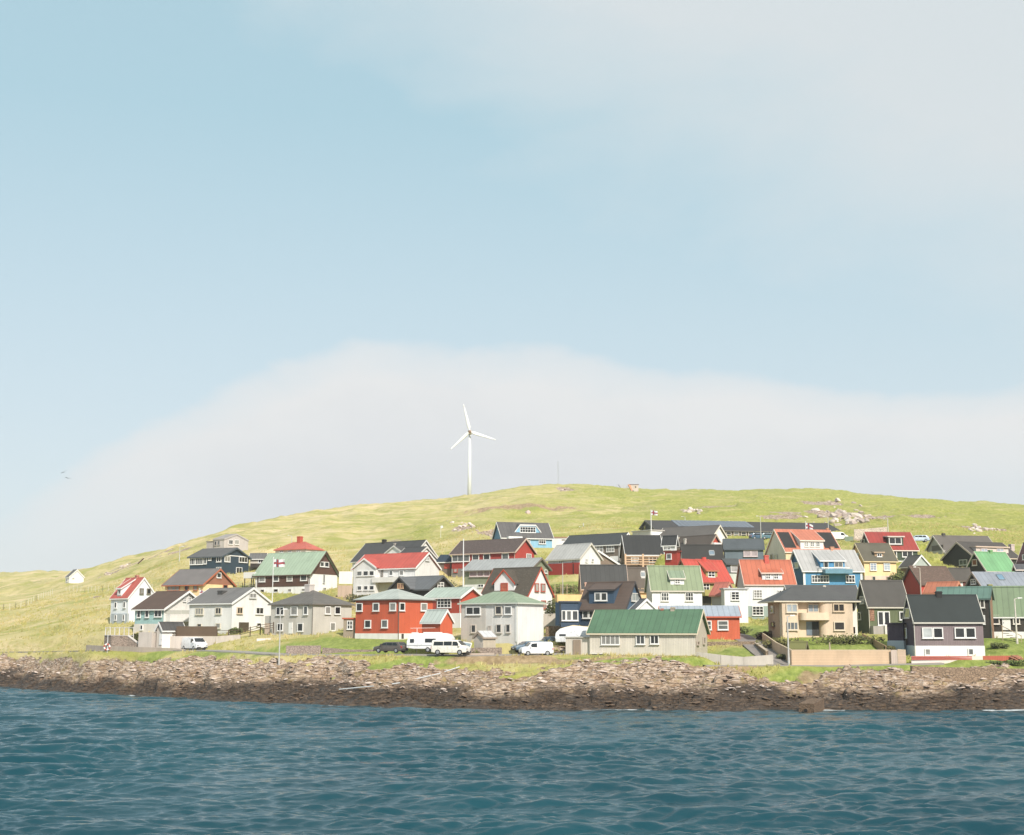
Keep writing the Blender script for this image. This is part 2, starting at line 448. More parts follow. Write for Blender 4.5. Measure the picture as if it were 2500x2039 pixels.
            s2 = [(u, z + (.04 if i < 3 else -.12)) for i, (u, z) in enumerate(sec)]
            tb.add([s.P(u, t0 - .28, z) for u, z in s2] + [s.P(u, t0 - .205, z) for u, z in s2], fs, tm)
        else:
            topz = s.h + s.rise * (top if top else .97)
            m2 = max(.03, (topz - zt) / max(.3, (s.W / 2 - t0)))
            if kind == 'flat': m2 = .06
            tend = (zt + .12 - s.h - m2 * t0) / (s.m - m2) if s.m > m2 else s.W / 2
            tend = min(max(tend, t0 + .6), s.W / 2)
            ze = zt + m2 * (tend - t0)
            sec = [(t0, zlow), (tend, zlow), (tend, ze), (t0, zt)]
            if kind == 'trap':
                w = (u1 - u0) * .2
                fr = [(u0, zlow), (u1, zlow), (u1, zb + .1), (u1 - w, zt), (u0 + w, zt), (u0, zb + .1)]
                b.prism([s.P(u, t0, z) for u, z in fr], [s.P(u, tend, z + (ze - zt)) for u, z in fr], wm)
                a = [s.P(u, t0 - .15, z + .02) for u, z in fr[2:]] + [s.P(u, t0 - .15, z + .2) for u, z in fr[2:][::-1]]
                e = [s.P(u, tend + .2, z + .02 + ze - zt) for u, z in fr[2:]] + [s.P(u, tend + .2, z + .2 + ze - zt) for u, z in fr[2:][::-1]]
                n = 8; rb.add(a + e, [(i, (i + 1) % n, n + (i + 1) % n, n + i) for i in range(n)] + [(0,1,6,7),(1,2,5,6),(2,3,4,5)], rm)
                a2 = [(x, y, z) for x, y, z in a]
                tb.add([s.P(u, t0 - .22, z - .02) for u, z in fr[2:]] + [s.P(u, t0 - .22, z + .26) for u, z in fr[2:][::-1]]
                       + [s.P(u, t0 - .155, z - .02) for u, z in fr[2:]] + [s.P(u, t0 - .155, z + .26) for u, z in fr[2:][::-1]],
                       [(i, (i + 1) % n, n + (i + 1) % n, n + i) for i in range(n)] + [(0,1,6,7),(1,2,5,6),(2,3,4,5),(8,9,14,15),(9,10,13,14),(10,11,12,13)], tm)
            else:
                b.prism([s.P(u0, t, z) for t, z in sec], [s.P(u1, t, z) for t, z in sec], wm)
                a = [(t0 - oh, zt - m2 * oh + .01), (tend + .25, ze + m2 * .25 + .01), (tend + .25, ze + m2 * .25 + .17), (t0 - oh, zt - m2 * oh + .17)]
                rb.prism([s.P(u0 - .18, t, z) for t, z in a], [s.P(u1 + .18, t, z) for t, z in a], rm)
                s.fbox(tb, f, u0 - .18, u1 + .18, t0 - oh - .07, t0 - oh - .003, zt - m2 * oh - .04, zt - m2 * oh + .19, tm)
                for ua, ub in ((u0 - .25, u0 - .183), (u1 + .183, u1 + .25)):
                    tb.prism([s.P(ua, t, z + (.03 if i > 1 else -.03)) for i, (t, z) in enumerate(a)], [s.P(ub, t, z + (.03 if i > 1 else -.03)) for i, (t, z) in enumerate(a)], tm)
        d = s.part(b, 'wing' if down else 'dormer')
        s.part(rb, 'wing_roof' if down else 'dormer_roof', d); s.part(tb, 'bargeboard', d)
        for w in wins:
            wx0, wy0, wx1, wy1, nc, nr = w[:6]; cc = w[6] if len(w) > 6 and w[6] else WHITE; g = w[7] if len(w) > 7 else None
            r = s.rect(f, wx0, wy0, wx1, wy1, t0)
            fr, pn = s.winmesh(f, r, nc, nr, cc, t0, g)
            fr2 = MB(); 
            for q in (fr, pn):
                for fc, mi in zip(q.f, q.mi): fr2.add([q.v[j] for j in fc], [tuple(range(len(fc)))], q.m[mi])
            s.part(fr2, 'window', d)
        return d
# ================================================================== houses, left to right
PLACEHOLD = 0; RED = (206,62,44); REDD = (176,52,42); BROWN = (92,62,46)
BK = (70,68,66); GR = (112,108,104); CREAM = (222,212,196)
H = House

h = H('I','hut','tiny white hut with dark roof alone on the far left ridge',(697,735,888),(535,472,400),420,ratio=.55,roof=(120,115,110),oe=.2,og=.2,cat='hut')
h.win(('R',765,480,788,488,1,1)); h.win(('L',705,488,722,520,1,1))

h = H('A','house','white gable house with salmon red roof, leftmost of the village',(200,405,742),(1190,862,640),238,ratio=.9,wall=(226,230,234),roof=(222,92,80),wk='plaster',oe=.25,og=.15)
h.patch('L',200,1052,405,1190,(172,180,186),ground=True)
h.win(('L',243,915,273,990,1,1),('L',346,910,376,985,1,1),('L',246,1066,269,1132,1,1),('L',342,1064,364,1132,1,1),
      ('R',533,755,578,823,1,1,(120,110,90)),('R',617,757,662,823,1,1,(120,110,90)))
h.dormer('shed',272,755,322,858,[(285,770,320,826,1,1)],flush=.05,top=1.0)
h.chimney(496,600,516,col=(200,120,110)) 

h = H('A','house','peach house with grey roof, brown gable and orange bargeboards',(835,1285,1636),(880,700,535),252,ratio=1.15,wall=(240,206,150),roof=(132,124,120),trim=(200,98,66),gable=(164,98,76),wk='plaster',oe=.5,og=.4)
h.win(('L',868,715,1010,786,3,1,(196,110,80)),('L',1070,710,1116,785,1,1,(196,110,80)),('L',1172,708,1222,780,1,1,(196,110,80)),
      ('R',1438,570,1490,633,1,1),('R',1512,710,1565,768,1,1,(196,110,80)))

h = H('A','house','turquoise and white house with brown roof beside the white garage',(483,825,1340),(1290,992,800),221,ratio=.72,wall=(150,206,196),wallR=(226,222,214),roof=(104,78,62),plinth=((214,206,196),1172),wk='boards',oe=.45,og=.5)
h.win(('L',510,1012,554,1102,1,1),('L',605,1010,651,1100,1,1),('L',713,1008,803,1094,2,1),('L',546,1185,579,1246,1,1),
      ('R',1043,868,1077,910,2,2),('R',1100,860,1136,907,2,2))
h.patch('R',838,1012,1020,1056,(176,176,164),kind='plain',name='glazed_band'); h.patch('R',1026,1012,1118,1056,(176,176,164),kind='plain',name='glazed_band')
h.box('R',835,1062,1125,1150,-1.2,0,(232,228,222),'balcony','hboards')

h = H('A','house','white house with grey roof and dark brown garage door',(1122,1625,2088),(1290,928,760),214,ratio=1.05,wall=(226,224,220),roof=(128,124,120),wk='plaster',oe=.3,og=.25)
h.win(('L',1198,986,1292,1066,3,1,(222,212,190)),('L',1433,980,1502,1060,2,1,(222,212,190)),('L',1218,1172,1270,1206,1,1,(222,212,190)),('L',1436,1165,1492,1227,1,1,(222,212,190)),
      ('R',1675,976,1742,1056,2,1,(222,200,170),(44,42,36)),('R',1897,978,1988,1060,2,1),('R',1823,813,1903,872,2,1,(212,212,206),(150,148,142)),('R',1906,1162,1960,1200,1,1,None,(44,42,36)))
h.door('R',1702,1155,1815,1292,(84,72,52),'hboards','garage_door')
h.chimney(1478,782,1540,(80,78,74),onroof=825)

h = H('A','garage','small pale garage with dark pitched roof below the turquoise house',(737,803,1060),(1422,1238,1168),204,ratio=.32,ridge='R',wall=(206,194,180),wallR=(236,230,220),roof=(84,82,80),wk='plaster',oe=.25,og=.2)
h.door('L',770,1290,802,1420)

h = H('A','house','dark navy timber house high on the left slope',(1128,1505,1822),(592,378,288),300,ratio=.95,wall=(44,66,82),roof=(106,104,102),trim=(70,84,94),wk='boards',oe=.5,og=.4)
h.win(('L',1130,400,1192,478,3,1),('L',1196,398,1284,476,4,1),('L',1294,392,1328,470,1,1),('L',1346,388,1384,428,1,1),('L',1442,380,1500,446,2,1),('L',1440,505,1498,532,2,1),
      ('R',1530,378,1597,445,2,1),('R',1700,383,1798,452,3,1),('R',1666,508,1736,582,2,1))
h.patch('R',1528,370,1812,380,WHITE,name='trim_board',kind='plain')

h = H('B','house','low beige house with grey roof and dark deck behind the navy house',(150,325,345),(520,392,352),312,ratio=3,wall=(208,196,180),roof=(116,114,112),wk='plaster')
h.win(('L',245,414,304,458,2,1)); h.box('L',175,465,330,512,-1.5,0,(66,56,50),'deck','planks')

h = H('A','house','bare concrete house at the top of the left slope',(1402,1532,1815),(300,176,123),348,ratio=.5,wall=(192,182,176),roof=(170,162,156),trim=(184,176,170),wk='concrete',roofkind='felt',oe=.1,og=.1)
h.win(('R',1580,183,1630,238,2,1),('R',1650,183,1702,240,2,1),('L',1420,200,1446,250,1,1,(180,172,166)),('L',1458,193,1484,248,1,1,(180,172,166)))
h.box('L',1322,206,1410,305,0,4,(182,172,166),'annex','concrete',ground=True,lid=(150,144,140))

h = H('B','house','white house with orange red hipped roof and red chimney',(445,805,1002),(400,296,208),335,ratio=1.6,ridge='hip',wall=(222,210,200),roof=(226,100,84),trim=(214,96,74),wk='plaster')
h.chimney(712,145,758,(206,78,60))
h.win(('L',500,316,540,334,2,1),('L',600,312,642,332,2,1),('L',700,310,742,330,2,1),('R',905,316,937,333,2,1))

h = H('B','house','brown and white house with big pale green roof behind the flagpole',(212,850,1175),(860,580,332),262,ratio=1.6,wall=(232,230,228),roof=(164,202,162),trim=(92,62,50),gable=(98,66,52),wk='plaster',oe=.35,og=.6)
h.patch('L',234,588,836,735,(96,64,50),kind='boards')
h.win(('L',256,600,331,681,1,1),('L',424,600,491,674,1,1),('L',584,594,651,671,1,1),('L',744,586,823,666,1,1),('L',272,766,323,806,1,1),('L',428,760,484,802,1,1),('L',596,760,642,800,1,1),('L',757,757,802,792,1,1),
      ('R',966,441,1013,502,1,1),('R',1018,444,1070,506,1,1),('R',1003,594,1022,692,1,1,(200,200,198)),('R',1000,742,1037,808,2,1,None,(50,48,42)))
u0,u1,z0,z1 = h.rect('L',70,565,205,636)
b = MB(); b.box(0,3,u0+.02 if u0>h.wa else h.wa+.02,u1,z0,z1,mat('plain',(232,228,224))); h.part(b,'balcony')
b = MB()
for yy in (h.wa+1.2,u1-.2):
    for xx in (.2,2.8): b.box(xx-.07,xx+.07,yy-.07,yy+.07,-2,z0-.003,mat('plain',(60,54,48)))
h.part(b,'balcony_post')

h = H('B','house','grey rendered house with hipped grey roof and pale chimney',(395,885,1345),(1305,948,778),205,ratio=1.05,ridge='hip',wall=(192,186,176),roof=(116,110,102),trim=(120,112,104),wk='plaster')
h.chimney(812,708,884,(200,190,182),crop='B')
h.win(('L',458,973,553,1072,2,1),('L',631,968,713,1072,1,1),('L',781,963,834,1067,1,1),('L',472,1165,541,1257,2,1),('L',710,1163,778,1264,1,1,None,(44,48,44)),
      ('R',1024,968,1090,1060,1,1),('R',1137,968,1206,1062,1,1),('R',1082,1157,1146,1257,1,1))
h.door('L',604,1158,648,1288)
h.box('L',298,1078,392,1312,.4,4,(188,182,172),'annex','plaster',ground=True)
h.door('L',324,1165,376,1292,(214,188,166))

h = H('B','shed','small grey lean-to with orange roof edge and white cross window',(1248,1388,1392),(1310,1118,1105),200,ratio=6,ridge='flat',wall=(150,134,114),roof=(216,92,60),wk='plaster',roofkind='felt')
h.win(('L',1290,1136,1357,1238,2,2))

h = H('C','house','large bright red house with pale hipped roof and white base',(140,645,1045),(1352,893,762),194,ratio=1.1,ridge='hip',wall=(222,84,52),wallR=(228,88,54),roof=(190,198,188),trim=(110,100,92),plinth=((230,226,220),1286),wk='boards')  # right face painted a touch brighter, as the sunlit side
h.win(('L',149,928,223,1026,1,1),('L',344,926,419,1024,1,1),('L',542,924,618,1020,1,1),('L',247,1127,323,1223,1,1),('L',446,1124,521,1221,1,1),
      ('R',645,923,709,1020,1,1),('R',896,928,971,1022,1,1))
h.patch('R',672,1290,700,1350,(70,66,60),name='cellar_hatch',kind='plain')

h = H('C','outbuilding','small red gabled outbuilding with pale roof next to the caravan',(918,1133,1277),(1312,1148,1022),184,ratio=1.5,wall=(222,84,52),wallR=(228,88,54),roof=(196,206,196),wk='boards',oe=.2,og=.2,cat='outbuilding')

h = H('C','house','deep red gabled house with pale green roof and twelve-pane window',(960,1365,1622),(1300,860,756),206,ratio=1.3,wall=(200,66,46),wallR=(212,70,46),roof=(184,200,184),plinth=((232,230,228),1047),wk='boards',oe=.3,og=.4)
h.win(('L',1102,868,1266,984,4,3))
h.patch('R',1365,1230,1622,1300,(150,132,108),name='stone_base',kind='stone',ground=True,proud=.1)

h = H('C','house','black house with grey roof and twin gables behind the red houses',(560,1000,1290),(900,760,620),222,ratio=1.6,wall=(52,46,42),roof=(112,114,116),trim=(80,80,80),wk='boards',oe=.4,og=.5)
h.win(('R',1094,683,1168,758,2,2)); 
h.dormer('gable',545,752,772,775,[(632,694,702,758,2,1,(214,170,130),(170,110,80))],apex=632,flush=-1.0,oh=.4)

h = H('C','house','tall white house with bright pinkish red roof and balcony',(110,838,1120),(850,508,345),240,ratio=1.9,wall=(228,226,222),roof=(226,84,92),wk='boards',oe=.3,og=.35)
h.dormer('gable',112,512,372,600,[(152,550,216,612,1,1),(226,548,290,610,1,1),(298,546,358,608,1,1),(156,724,212,780,1,1),(232,722,286,778,1,1),(300,720,358,778,1,1)],apex=412,flush=-1.0,down=True,oh=.3)
h.win(('L',438,545,460,622,1,1,(120,110,96)),('L',533,545,582,607,1,1),('L',653,542,708,605,1,1),('R',955,388,1000,432,2,1,(214,214,210),(190,190,186)))
h.box('L',374,624,836,684,-1.3,0,(226,222,216),'balcony','boards')
h.patch('L',412,690,640,800,(188,180,150),name='cladding',kind='plaster')  # recess under the balcony drawn as a flat, darker beige panel

h = H('C','house','white house with black roofs and several gables left of the long red house',(100,790,1110),(620,400,197),272,ratio=2.2,wall=(228,226,222),roof=(82,80,78),trim=(214,210,202),wk='plaster',oe=.35,og=.35)
h.win(('L',143,434,202,472,1,1))
h.dormer('gable',492,338,688,352,apex=262,flush=-.2,oh=.3)
w = H('C','x','',(600,832,1092),(620,402,275),262,ratio=.9,wall=(228,226,222),roof=(80,78,76),trim=(214,210,202),wk='plaster',root=h,pad=False)
h.chimney(460,180,488,(60,56,52)); h.chimney(590,222,603,(170,160,150),onroof=262)

h = H('C','shed','small dark blue roofed shed with red door left of the long red house',(1100,1255,1275),(525,455,358),262,ratio=3,ridge='hip',wall=(120,104,92),roof=(48,66,84),wk='boards',cat='shed')
h.door('L',1180,466,1246,524,(198,66,48))

h = H('D','house','long red house with weathered lichen-speckled dark roof',(112,850,1082),(835,512,370),252,ratio=2.1,wall=(186,54,46),wallR=(204,60,50),roof=(104,88,82),roofkind='mossy',trim=(206,178,160),plinth=((140,134,126),695),wk='boards',oe=.35,og=.4)
h.win(('L',117,553,326,636,3,1),('L',356,546,436,617,1,1),('L',486,542,566,614,1,1),('L',704,534,786,609,1,1),('R',984,540,1040,600,2,1),('L',138,712,182,762,1,1,(200,80,66),(200,190,184)))

h = H('D','house','long sage green house with pale grey roof behind the white flagpole',(262,1050,1250),(1000,708,603),231,ratio=2.6,wall=(138,156,118),roof=(176,178,176),trim=(120,110,96),plinth=((232,230,226),888),wk='boards',oe=.5,og=.4)
h.win(('L',324,734,414,812,1,1,(220,200,196),(176,140,140)),('L',416,734,490,811,1,1,(220,200,196),(176,140,140)),('L',492,733,566,810,1,1,(220,200,196),(176,140,140)),('R',1198,728,1226,772,1,1),('L',424,900,490,935,2,1))

h = H('D','house','steep-roofed white house with red bargeboards and red window frames',(470,1005,1292),(1340,1018,712),205,ratio=1.3,wall=(228,226,226),roof=(98,88,74),roofkind='mossy',trim=(200,66,42),wk='plaster',oe=.3,og=.25)
h.win(('R',1083,888,1130,986,1,1,(196,84,64),(180,176,168)),('R',1154,892,1204,988,1,1,(196,84,64),(180,176,168)),('R',1160,1090,1212,1192,2,1,(196,84,64)))
h.dormer('gable',612,880,846,990,[(690,884,772,980,1,2,(206,76,52),(206,96,66))],apex=738,oh=.3)

h = H('D','house','pale grey and white house with green hipped roof behind the wooden shed',(222,878,1190),(1578,1130,985),181,ratio=1.4,ridge='hip',wall=(218,214,208),wallR=(232,230,228),roof=(146,180,140),trim=(206,210,196),wk='boards')  # sun painted into the whiter right face, shade into the greyer left
h.patch('L',222,1150,512,1575,(196,188,178),proud=.04,kind='boards',ground=True)
h.win(('L',282,1163,456,1262,2,1),('L',627,1154,706,1258,1,1,(216,206,190)),('L',734,1158,822,1257,1,1),('L',342,1373,402,1472,1,1,(208,196,182)),('L',540,1388,580,1455,1,1,(196,186,176),(190,180,170)),('L',636,1368,702,1473,1,1,(208,200,190)),('L',750,1368,806,1470,1,1,(208,200,190)))
h.patch('L',866,1130,878,1575,(236,234,230),name='downpipe',proud=.12,kind='plain')

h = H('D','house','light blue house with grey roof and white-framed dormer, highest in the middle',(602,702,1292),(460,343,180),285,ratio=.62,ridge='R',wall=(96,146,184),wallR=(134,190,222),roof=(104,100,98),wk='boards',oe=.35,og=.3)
h.dormer('trap',850,212,1160,300,[(912,224,1098,292,6,2)],col=(134,190,222))
h.win(('R',985,356,1032,420,2,2),('R',1133,354,1216,426,3,2)); h.box('R',757,343,920,368,-1.6,-.02,(240,240,240),'awning')
h = H('D','outbuilding','low white flat outbuilding right of the light blue house',(1288,1292,1512),(450,352,340),292,phi=86,ridge='flat',wall=(226,222,218),roof=(190,140,110),wk='plaster',roofkind='felt',cat='outbuilding',wmin=(4,0))
h.patch('R',1404,372,1452,384,(90,84,80),name='vent_slot',kind='plain')

h = H('E','house','grey-brown house with black roof and white eaves on the upper slope',(150,742,905),(610,382,274),272,ratio=2.4,wall=(128,114,100),roof=(72,76,76),wk='boards',oe=.35,og=.45)
h.win(('L',506,397,578,472,2,2),('L',611,397,696,468,3,2))
h.patch('L',650,512,735,600,(228,226,222),kind='plaster',ground=True)
h = H('E','house','white house with pale silver roof and bright red lower storey',(-10,330,545),(700,526,386),246,ratio=1.5,wall=(226,226,226),roof=(196,194,188),trim=(206,200,186),wk='boards',oe=.4,og=.35)
h.patch('L',-5,588,330,700,(190,50,42),kind='boards',ground=True,proud=.3)
h.win(('L',110,540,150,588,2,2),('L',246,540,280,588,2,2),('L',42,602,96,646,2,1),('L',158,600,212,646,2,1),('R',388,540,405,576,1,1),('R',452,540,469,572,1,1))
h.patch('L',268,590,276,700,(60,40,36),name='downpipe',kind='plain',proud=.36)
h = H('E','outbuilding','brown gabled outbuilding with white bargeboard wedged behind the silver-roofed house',(250,300,742),(640,600,460),257,ratio=.6,wall=(132,112,94),roof=(110,96,84),wk='boards',cat='outbuilding')

h = H('E','house','black-roofed house with an open pale timber porch',(806,817,1204),(650,484,302),262,phi=88,ridge='R',wall=(118,92,66),roof=(54,54,52),wk='hboards',oe=.5,og=.25,wmin=(8.5,0))
h.win(('R',870,526,952,594,2,2),('R',1058,516,1184,614,3,3))
b = MB(); tm = mat('planks',(224,182,142))
for x in (812,998,1192):
    u0,u1,z0,z1 = h.rect('R',x-9,488,x+9,648,-1.6); h.fbox(b,'R',u0,u1,-1.7,-1.5,z0-1,z1,tm)
h.part(b,'porch_post')
b = MB()
for y in (520,545,572,598):
    u0,u1,z0,z1 = h.rect('R',815,y-5,1200,y+4,-1.6); h.fbox(b,'R',u0,u1,-1.66,-1.56,z0,z1,tm)
h.part(b,'railing')
h = H('E','house','house with tall black roof and peach walls above the blue house',(326,352,828),(995,836,617),222,ratio=.5,ridge='R',wall=(236,190,150),roof=(66,66,64),trim=(200,170,150),wk='plaster',oe=.3,og=.2,pad=True)
h.box('R',78,922,345,1000,-2,4,(240,198,130),'annex','plaster',ground=True)
h.chimney(378,790,420,(206,160,140),onroof=815)
h = H('E','house','peach house with plain brown-grey roof between the black and green roofs',(770,790,1062),(995,842,642),229,ratio=.5,ridge='R',wall=(240,196,140),roof=(112,100,88),trim=(216,180,140),wk='plaster',roofkind='felt',oe=.3,og=.2)
h.onroof(975,702,1020,746,(150,160,166),'skylight',frame=(200,196,190))
h.win(('R',932,853,954,882,1,1,(222,190,140)),('R',978,853,1004,882,1,1,(222,190,140)))

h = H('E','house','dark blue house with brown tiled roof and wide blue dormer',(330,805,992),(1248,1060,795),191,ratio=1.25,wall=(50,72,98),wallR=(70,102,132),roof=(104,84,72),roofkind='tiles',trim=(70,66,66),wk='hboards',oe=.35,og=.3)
h.dormer('shed',425,872,690,1030,[(487,897,552,986,1,1),(554,897,620,986,1,1)],col=(56,82,108),top=.98)
h.win(('L',360,1084,424,1172,1,1),('L',427,1084,491,1172,1,1),('L',620,1080,684,1160,1,1),('L',686,1080,750,1160,1,1),('R',868,903,952,992,2,1,(214,212,204),(150,158,156)),('R',920,1090,956,1150,1,1))
h.box('L',125,1002,335,1248,-1.6,2.5,(48,72,98),'bay','hboards')
w = H('E','x','',(125,128,312),(1248,1004,990),186.5,phi=86,ridge='flat',wall=(50,74,100),roof=(60,76,92),wk='hboards',root=h,pad=False,wmin=(2,0),deep=.2)
w.win(('R',134,1086,180,1196,1,1),('R',182,1086,241,1197,1,1),('R',243,1086,311,1197,1,1))

h = H('E','bungalow','long cream bungalow with big green roof nearest the shore',(432,1548,1676),(1562,1322,1095),171,ratio=2.0,wall=(216,206,190),wallR=(196,184,166),roof=(84,136,94),trim=(222,206,176),wk='boards',oe=.3,og=.35,cat='house')
h.win(('L',556,1348,753,1452,4,1),('L',924,1345,1022,1449,2,1),('L',1074,1345,1170,1446,2,1),('R',1563,1413,1586,1452,1,1,(190,176,160),(110,100,88)),('R',1629,1368,1650,1442,1,1,(190,176,160),(130,120,104)))
h.chimney(1292,1052,1333,(176,160,140)); h.chimney(1192,1066,1210,(190,110,90))
h.box('L',165,1378,428,1562,.5,5,(212,202,188),'annex','boards',ground=True,lid=(196,190,178))
u0,u1,z0,z1 = h.rect('L',258,1398,338,1560,.5); b = MB(); h.fbox(b,'L',u0,u1,.38,.5,z0,z1,mat('planks',(160,138,118))); h.part(b,'door')
h.box('L',445,1537,600,1548,-.5,-.1,(232,226,220),'window_box')

h = H('F','house','white house with light green roof and small white dormer',(205,280,943),(1380,1128,838),206,ratio=.55,ridge='R',wall=(196,194,192),wallR=(236,236,236),roof=(138,168,118),trim=(216,206,190),wk='boards',oe=.25,og=.25)  # left face is the white wall with its shade painted in grey
h.dormer('shed',525,985,706,1088,[(583,1000,652,1064,2,2)],col=(236,236,236),roof=(136,170,130),top=.9)
h.win(('R',400,1176,504,1290,3,2),('R',720,1173,827,1290,3,2))
h = H('F','outbuilding','white gabled outbuilding squeezed between the blue house and green bungalow roof',(-20,60,356),(1480,1416,1276),187,ratio=.8,wall=(230,230,230),roof=(110,110,112),wk='boards',oe=.2,og=.2,cat='outbuilding')
h = H('F','house','low orange red house with pale blue-grey roof right of the green bungalow',(380,410,1440),(1790,1492,1374),187,ratio=.5,ridge='R',wall=(220,84,52),wallR=(226,90,54),roof=(170,182,196),trim=(222,84,54),wk='boards',oe=.3,og=.2)
h.win(('R',992,1548,1070,1670,1,2),('R',1148,1546,1292,1672,1,2)); h.chimney(530,1370,580,(176,130,110),onroof=1400)

h = H('F','house','olive green house with vivid red roof and red chimney',(560,815,1326),(1375,1012,750),219,ratio=.6,ridge='R',wall=(150,144,84),wallR=(176,168,96),roof=(228,74,60),trim=(150,90,60),wk='boards',oe=.35,og=.3)
h.dormer('shed',1000,882,1146,982,[(1019,892,1110,972,2,2)],col=(176,168,96),top=1.0,trim=(196,110,80))
h.chimney(940,708,995,(224,70,62),round_=True)
h.win(('R',948,1054,1036,1146,2,2),('R',1112,1046,1204,1150,2,1,None,(50,40,36)))
h.box('R',900,1142,1068,1222,-1.6,0,(170,158,84),'balcony','boards'); h.patch('R',945,1228,1062,1372,(62,58,46),name='dark_panel',kind='plain')  # flat dark panel on the wall below the balcony

h = H('G','house','white house with bright orange roof and wide dormer',(-90,-4,526),(1212,805,566),213,ratio=.7,ridge='R',wall=(196,196,196),wallR=(230,230,230),roof=(222,104,72),trim=(222,196,180),wk='boards',oe=.2,og=.2)
h.patch('R',18,1040,300,1212,(150,168,160),ground=True)
h.dormer('shed',176,692,388,775,[(212,694,264,756,2,2),(298,694,348,756,2,2)],col=(230,230,230),top=.75)
h.win(('R',84,868,177,958,3,3),('R',340,872,398,938,3,2),('R',70,1042,189,1140,3,3)); h.chimney(197,503,241,(216,84,72),onroof=578)

h = H('F','outbuilding','small white and grey gable with salmon roof before the orange-roofed house',(1068,1226,1372),(1380,1190,1056),207,ratio=.8,wall=(172,168,162),wallR=(232,232,230),roof=(222,112,96),trim=(200,120,100),wk='plaster',oe=.35,og=.2,cat='outbuilding')
h = H('F','outbuilding','white flat-roofed wing with a six-pane window left of the orange-roofed house',(1225,1238,1545),(1572,1134,1120),204.5,phi=84,ridge='flat',wall=(214,214,212),wallR=(230,230,230),roof=(196,196,196),wk='boards',cat='outbuilding',wmin=(2,0))
h.win(('R',1326,1162,1436,1278,2,3))

h = H('K','house','brown-roofed house with small red gable and white balcony',(430,1135,1400),(900,718,502),254,ratio=2.2,wall=(110,90,76),wallR=(204,66,46),roof=(96,84,74),trim=(176,150,128),wk='boards',roofkind='felt',oe=.3,og=.35)
h.box('R',1165,657,1318,718,-1,0,(236,230,226),'balcony','boards'); h.chimney(612,565,645,(190,182,172),onroof=700)
h = H('K','house','white gabled house with dark grey roof just below the long black school',(60,1215,1480),(770,496,300),281,ratio=2.3,wall=(228,226,224),roof=(104,98,92),trim=(226,216,200),wk='plaster',roofkind='felt',oe=.3,og=.35)
h = H('E','outbuilding','low white building with sloping parapet left of the small flagpole',(885,1075,1215),(300,240,222),288,ratio=1.6,ridge='flat',wall=(216,204,192),wallR=(232,230,226),roof=(206,198,188),wk='plaster',roofkind='felt',cat='outbuilding')

h = H('F','school','long black school building with solar panels along the hilltop',(70,330,2790),(425,343,232),318,ratio=.35,ridge='R',wall=(56,52,48),wallR=(96,80,66),roof=(74,72,70),trim=(110,104,98),wk='boards',roofkind='felt',oe=.4,og=.2,cat='school building')
h.onroof(590,240,1570,318,(96,108,122),'solar_panel',n=18,gap=.14,kind='glass')
for i, x in enumerate((1258,1360,1457,1553,1650,1750,1845,1960,2075,2190)):
    h.win(('R',x,372,x+72,444,1,2,(216,206,192)))
h.win(('L',125,296,150,350,1,1,(120,100,70)),('L',176,290,204,348,1,1,(120,100,70)))
h.win(('R',2590,376,2690,405,3,1)); 

h = H('F','house','slate blue house with dark slate roof and wide curtained window',(1228,1243,1756),(765,598,482),250,ratio=.7,ridge='R',wall=(96,112,122),wallR=(100,116,126),roof=(86,94,98),trim=(80,90,96),wk='boards',oe=.3,og=.2,roofkind='felt')
h.win(('R',1492,613,1588,700,1,1,(216,196,196),(186,170,172)),('R',1590,613,1679,700,1,1,(216,196,196),(186,170,172)))
w = H('F','x','',(1190,1270,1442),(1060,792,745),237,ratio=1,wall=(88,104,114),ridge='R',wallR=(92,108,118),roof=(84,88,88),trim=(80,84,88),wk='boards',root=h,roofkind='felt',plinth=((196,202,190),925))
w.win(('R',1318,812,1422,906,1,1,(214,208,206),(170,166,164)))

h = H('K','house','black-roofed house with small skylight behind the vivid red roof',(530,592,1432),(1110,1022,718),240,ratio=.5,ridge='R',wall=(216,212,206),roof=(60,58,54),trim=(70,66,62),wk='plaster',roofkind='felt',oe=.3,og=.15)
h.onroof(1142,862,1250,935,(120,140,156),'skylight',frame=(150,156,156))
h = H('K','shed','bright red flat-topped shed beside the timber porch house',(200,458,528),(1155,842,815),238,ratio=2.6,ridge='flat',wall=(206,58,42),wallR=(176,48,38),roof=(140,60,50),wk='boards',roofkind='felt',cat='shed')
h.win(('L',242,884,350,1006,1,1))
h = H('K','house','little white house with black roof between porch house and brown roof',(176,400,450),(880,668,520),249,ratio=2,wall=(230,230,230),roof=(64,64,64),wk='boards',oe=.2,og=.45)
h.win(('L',184,700,250,806,2,2),('L',258,700,332,806,2,2))

h = H('G','house','white house with orange roof, black roof panels and long dormer, flag above',(215,425,1012),(600,462,238),261,ratio=.85,ridge='R',wall=(222,210,198),wallR=(238,206,160),roof=(228,120,92),trim=(236,224,208),wk='boards',oe=.25,og=.2)
h.onroof(375,272,500,434,(50,48,46),'roof_panel',kind='felt',thick=.05); h.onroof(800,274,950,438,(50,48,46),'roof_panel',kind='felt',thick=.05)
h.dormer('shed',583,348,826,447,[(624,360,667,410,2,2),(684,360,727,410,2,2),(744,360,787,410,2,2)],col=(236,232,226),top=.98)
h.win(('L',268,490,292,560,1,1,(200,190,176),(40,40,36)),('L',312,492,340,560,1,1,(206,200,190),(190,186,178)))
h.chimney(855,215,878,(200,130,100),onroof=240); h.chimney(892,412,930,(206,140,112),onroof=445)

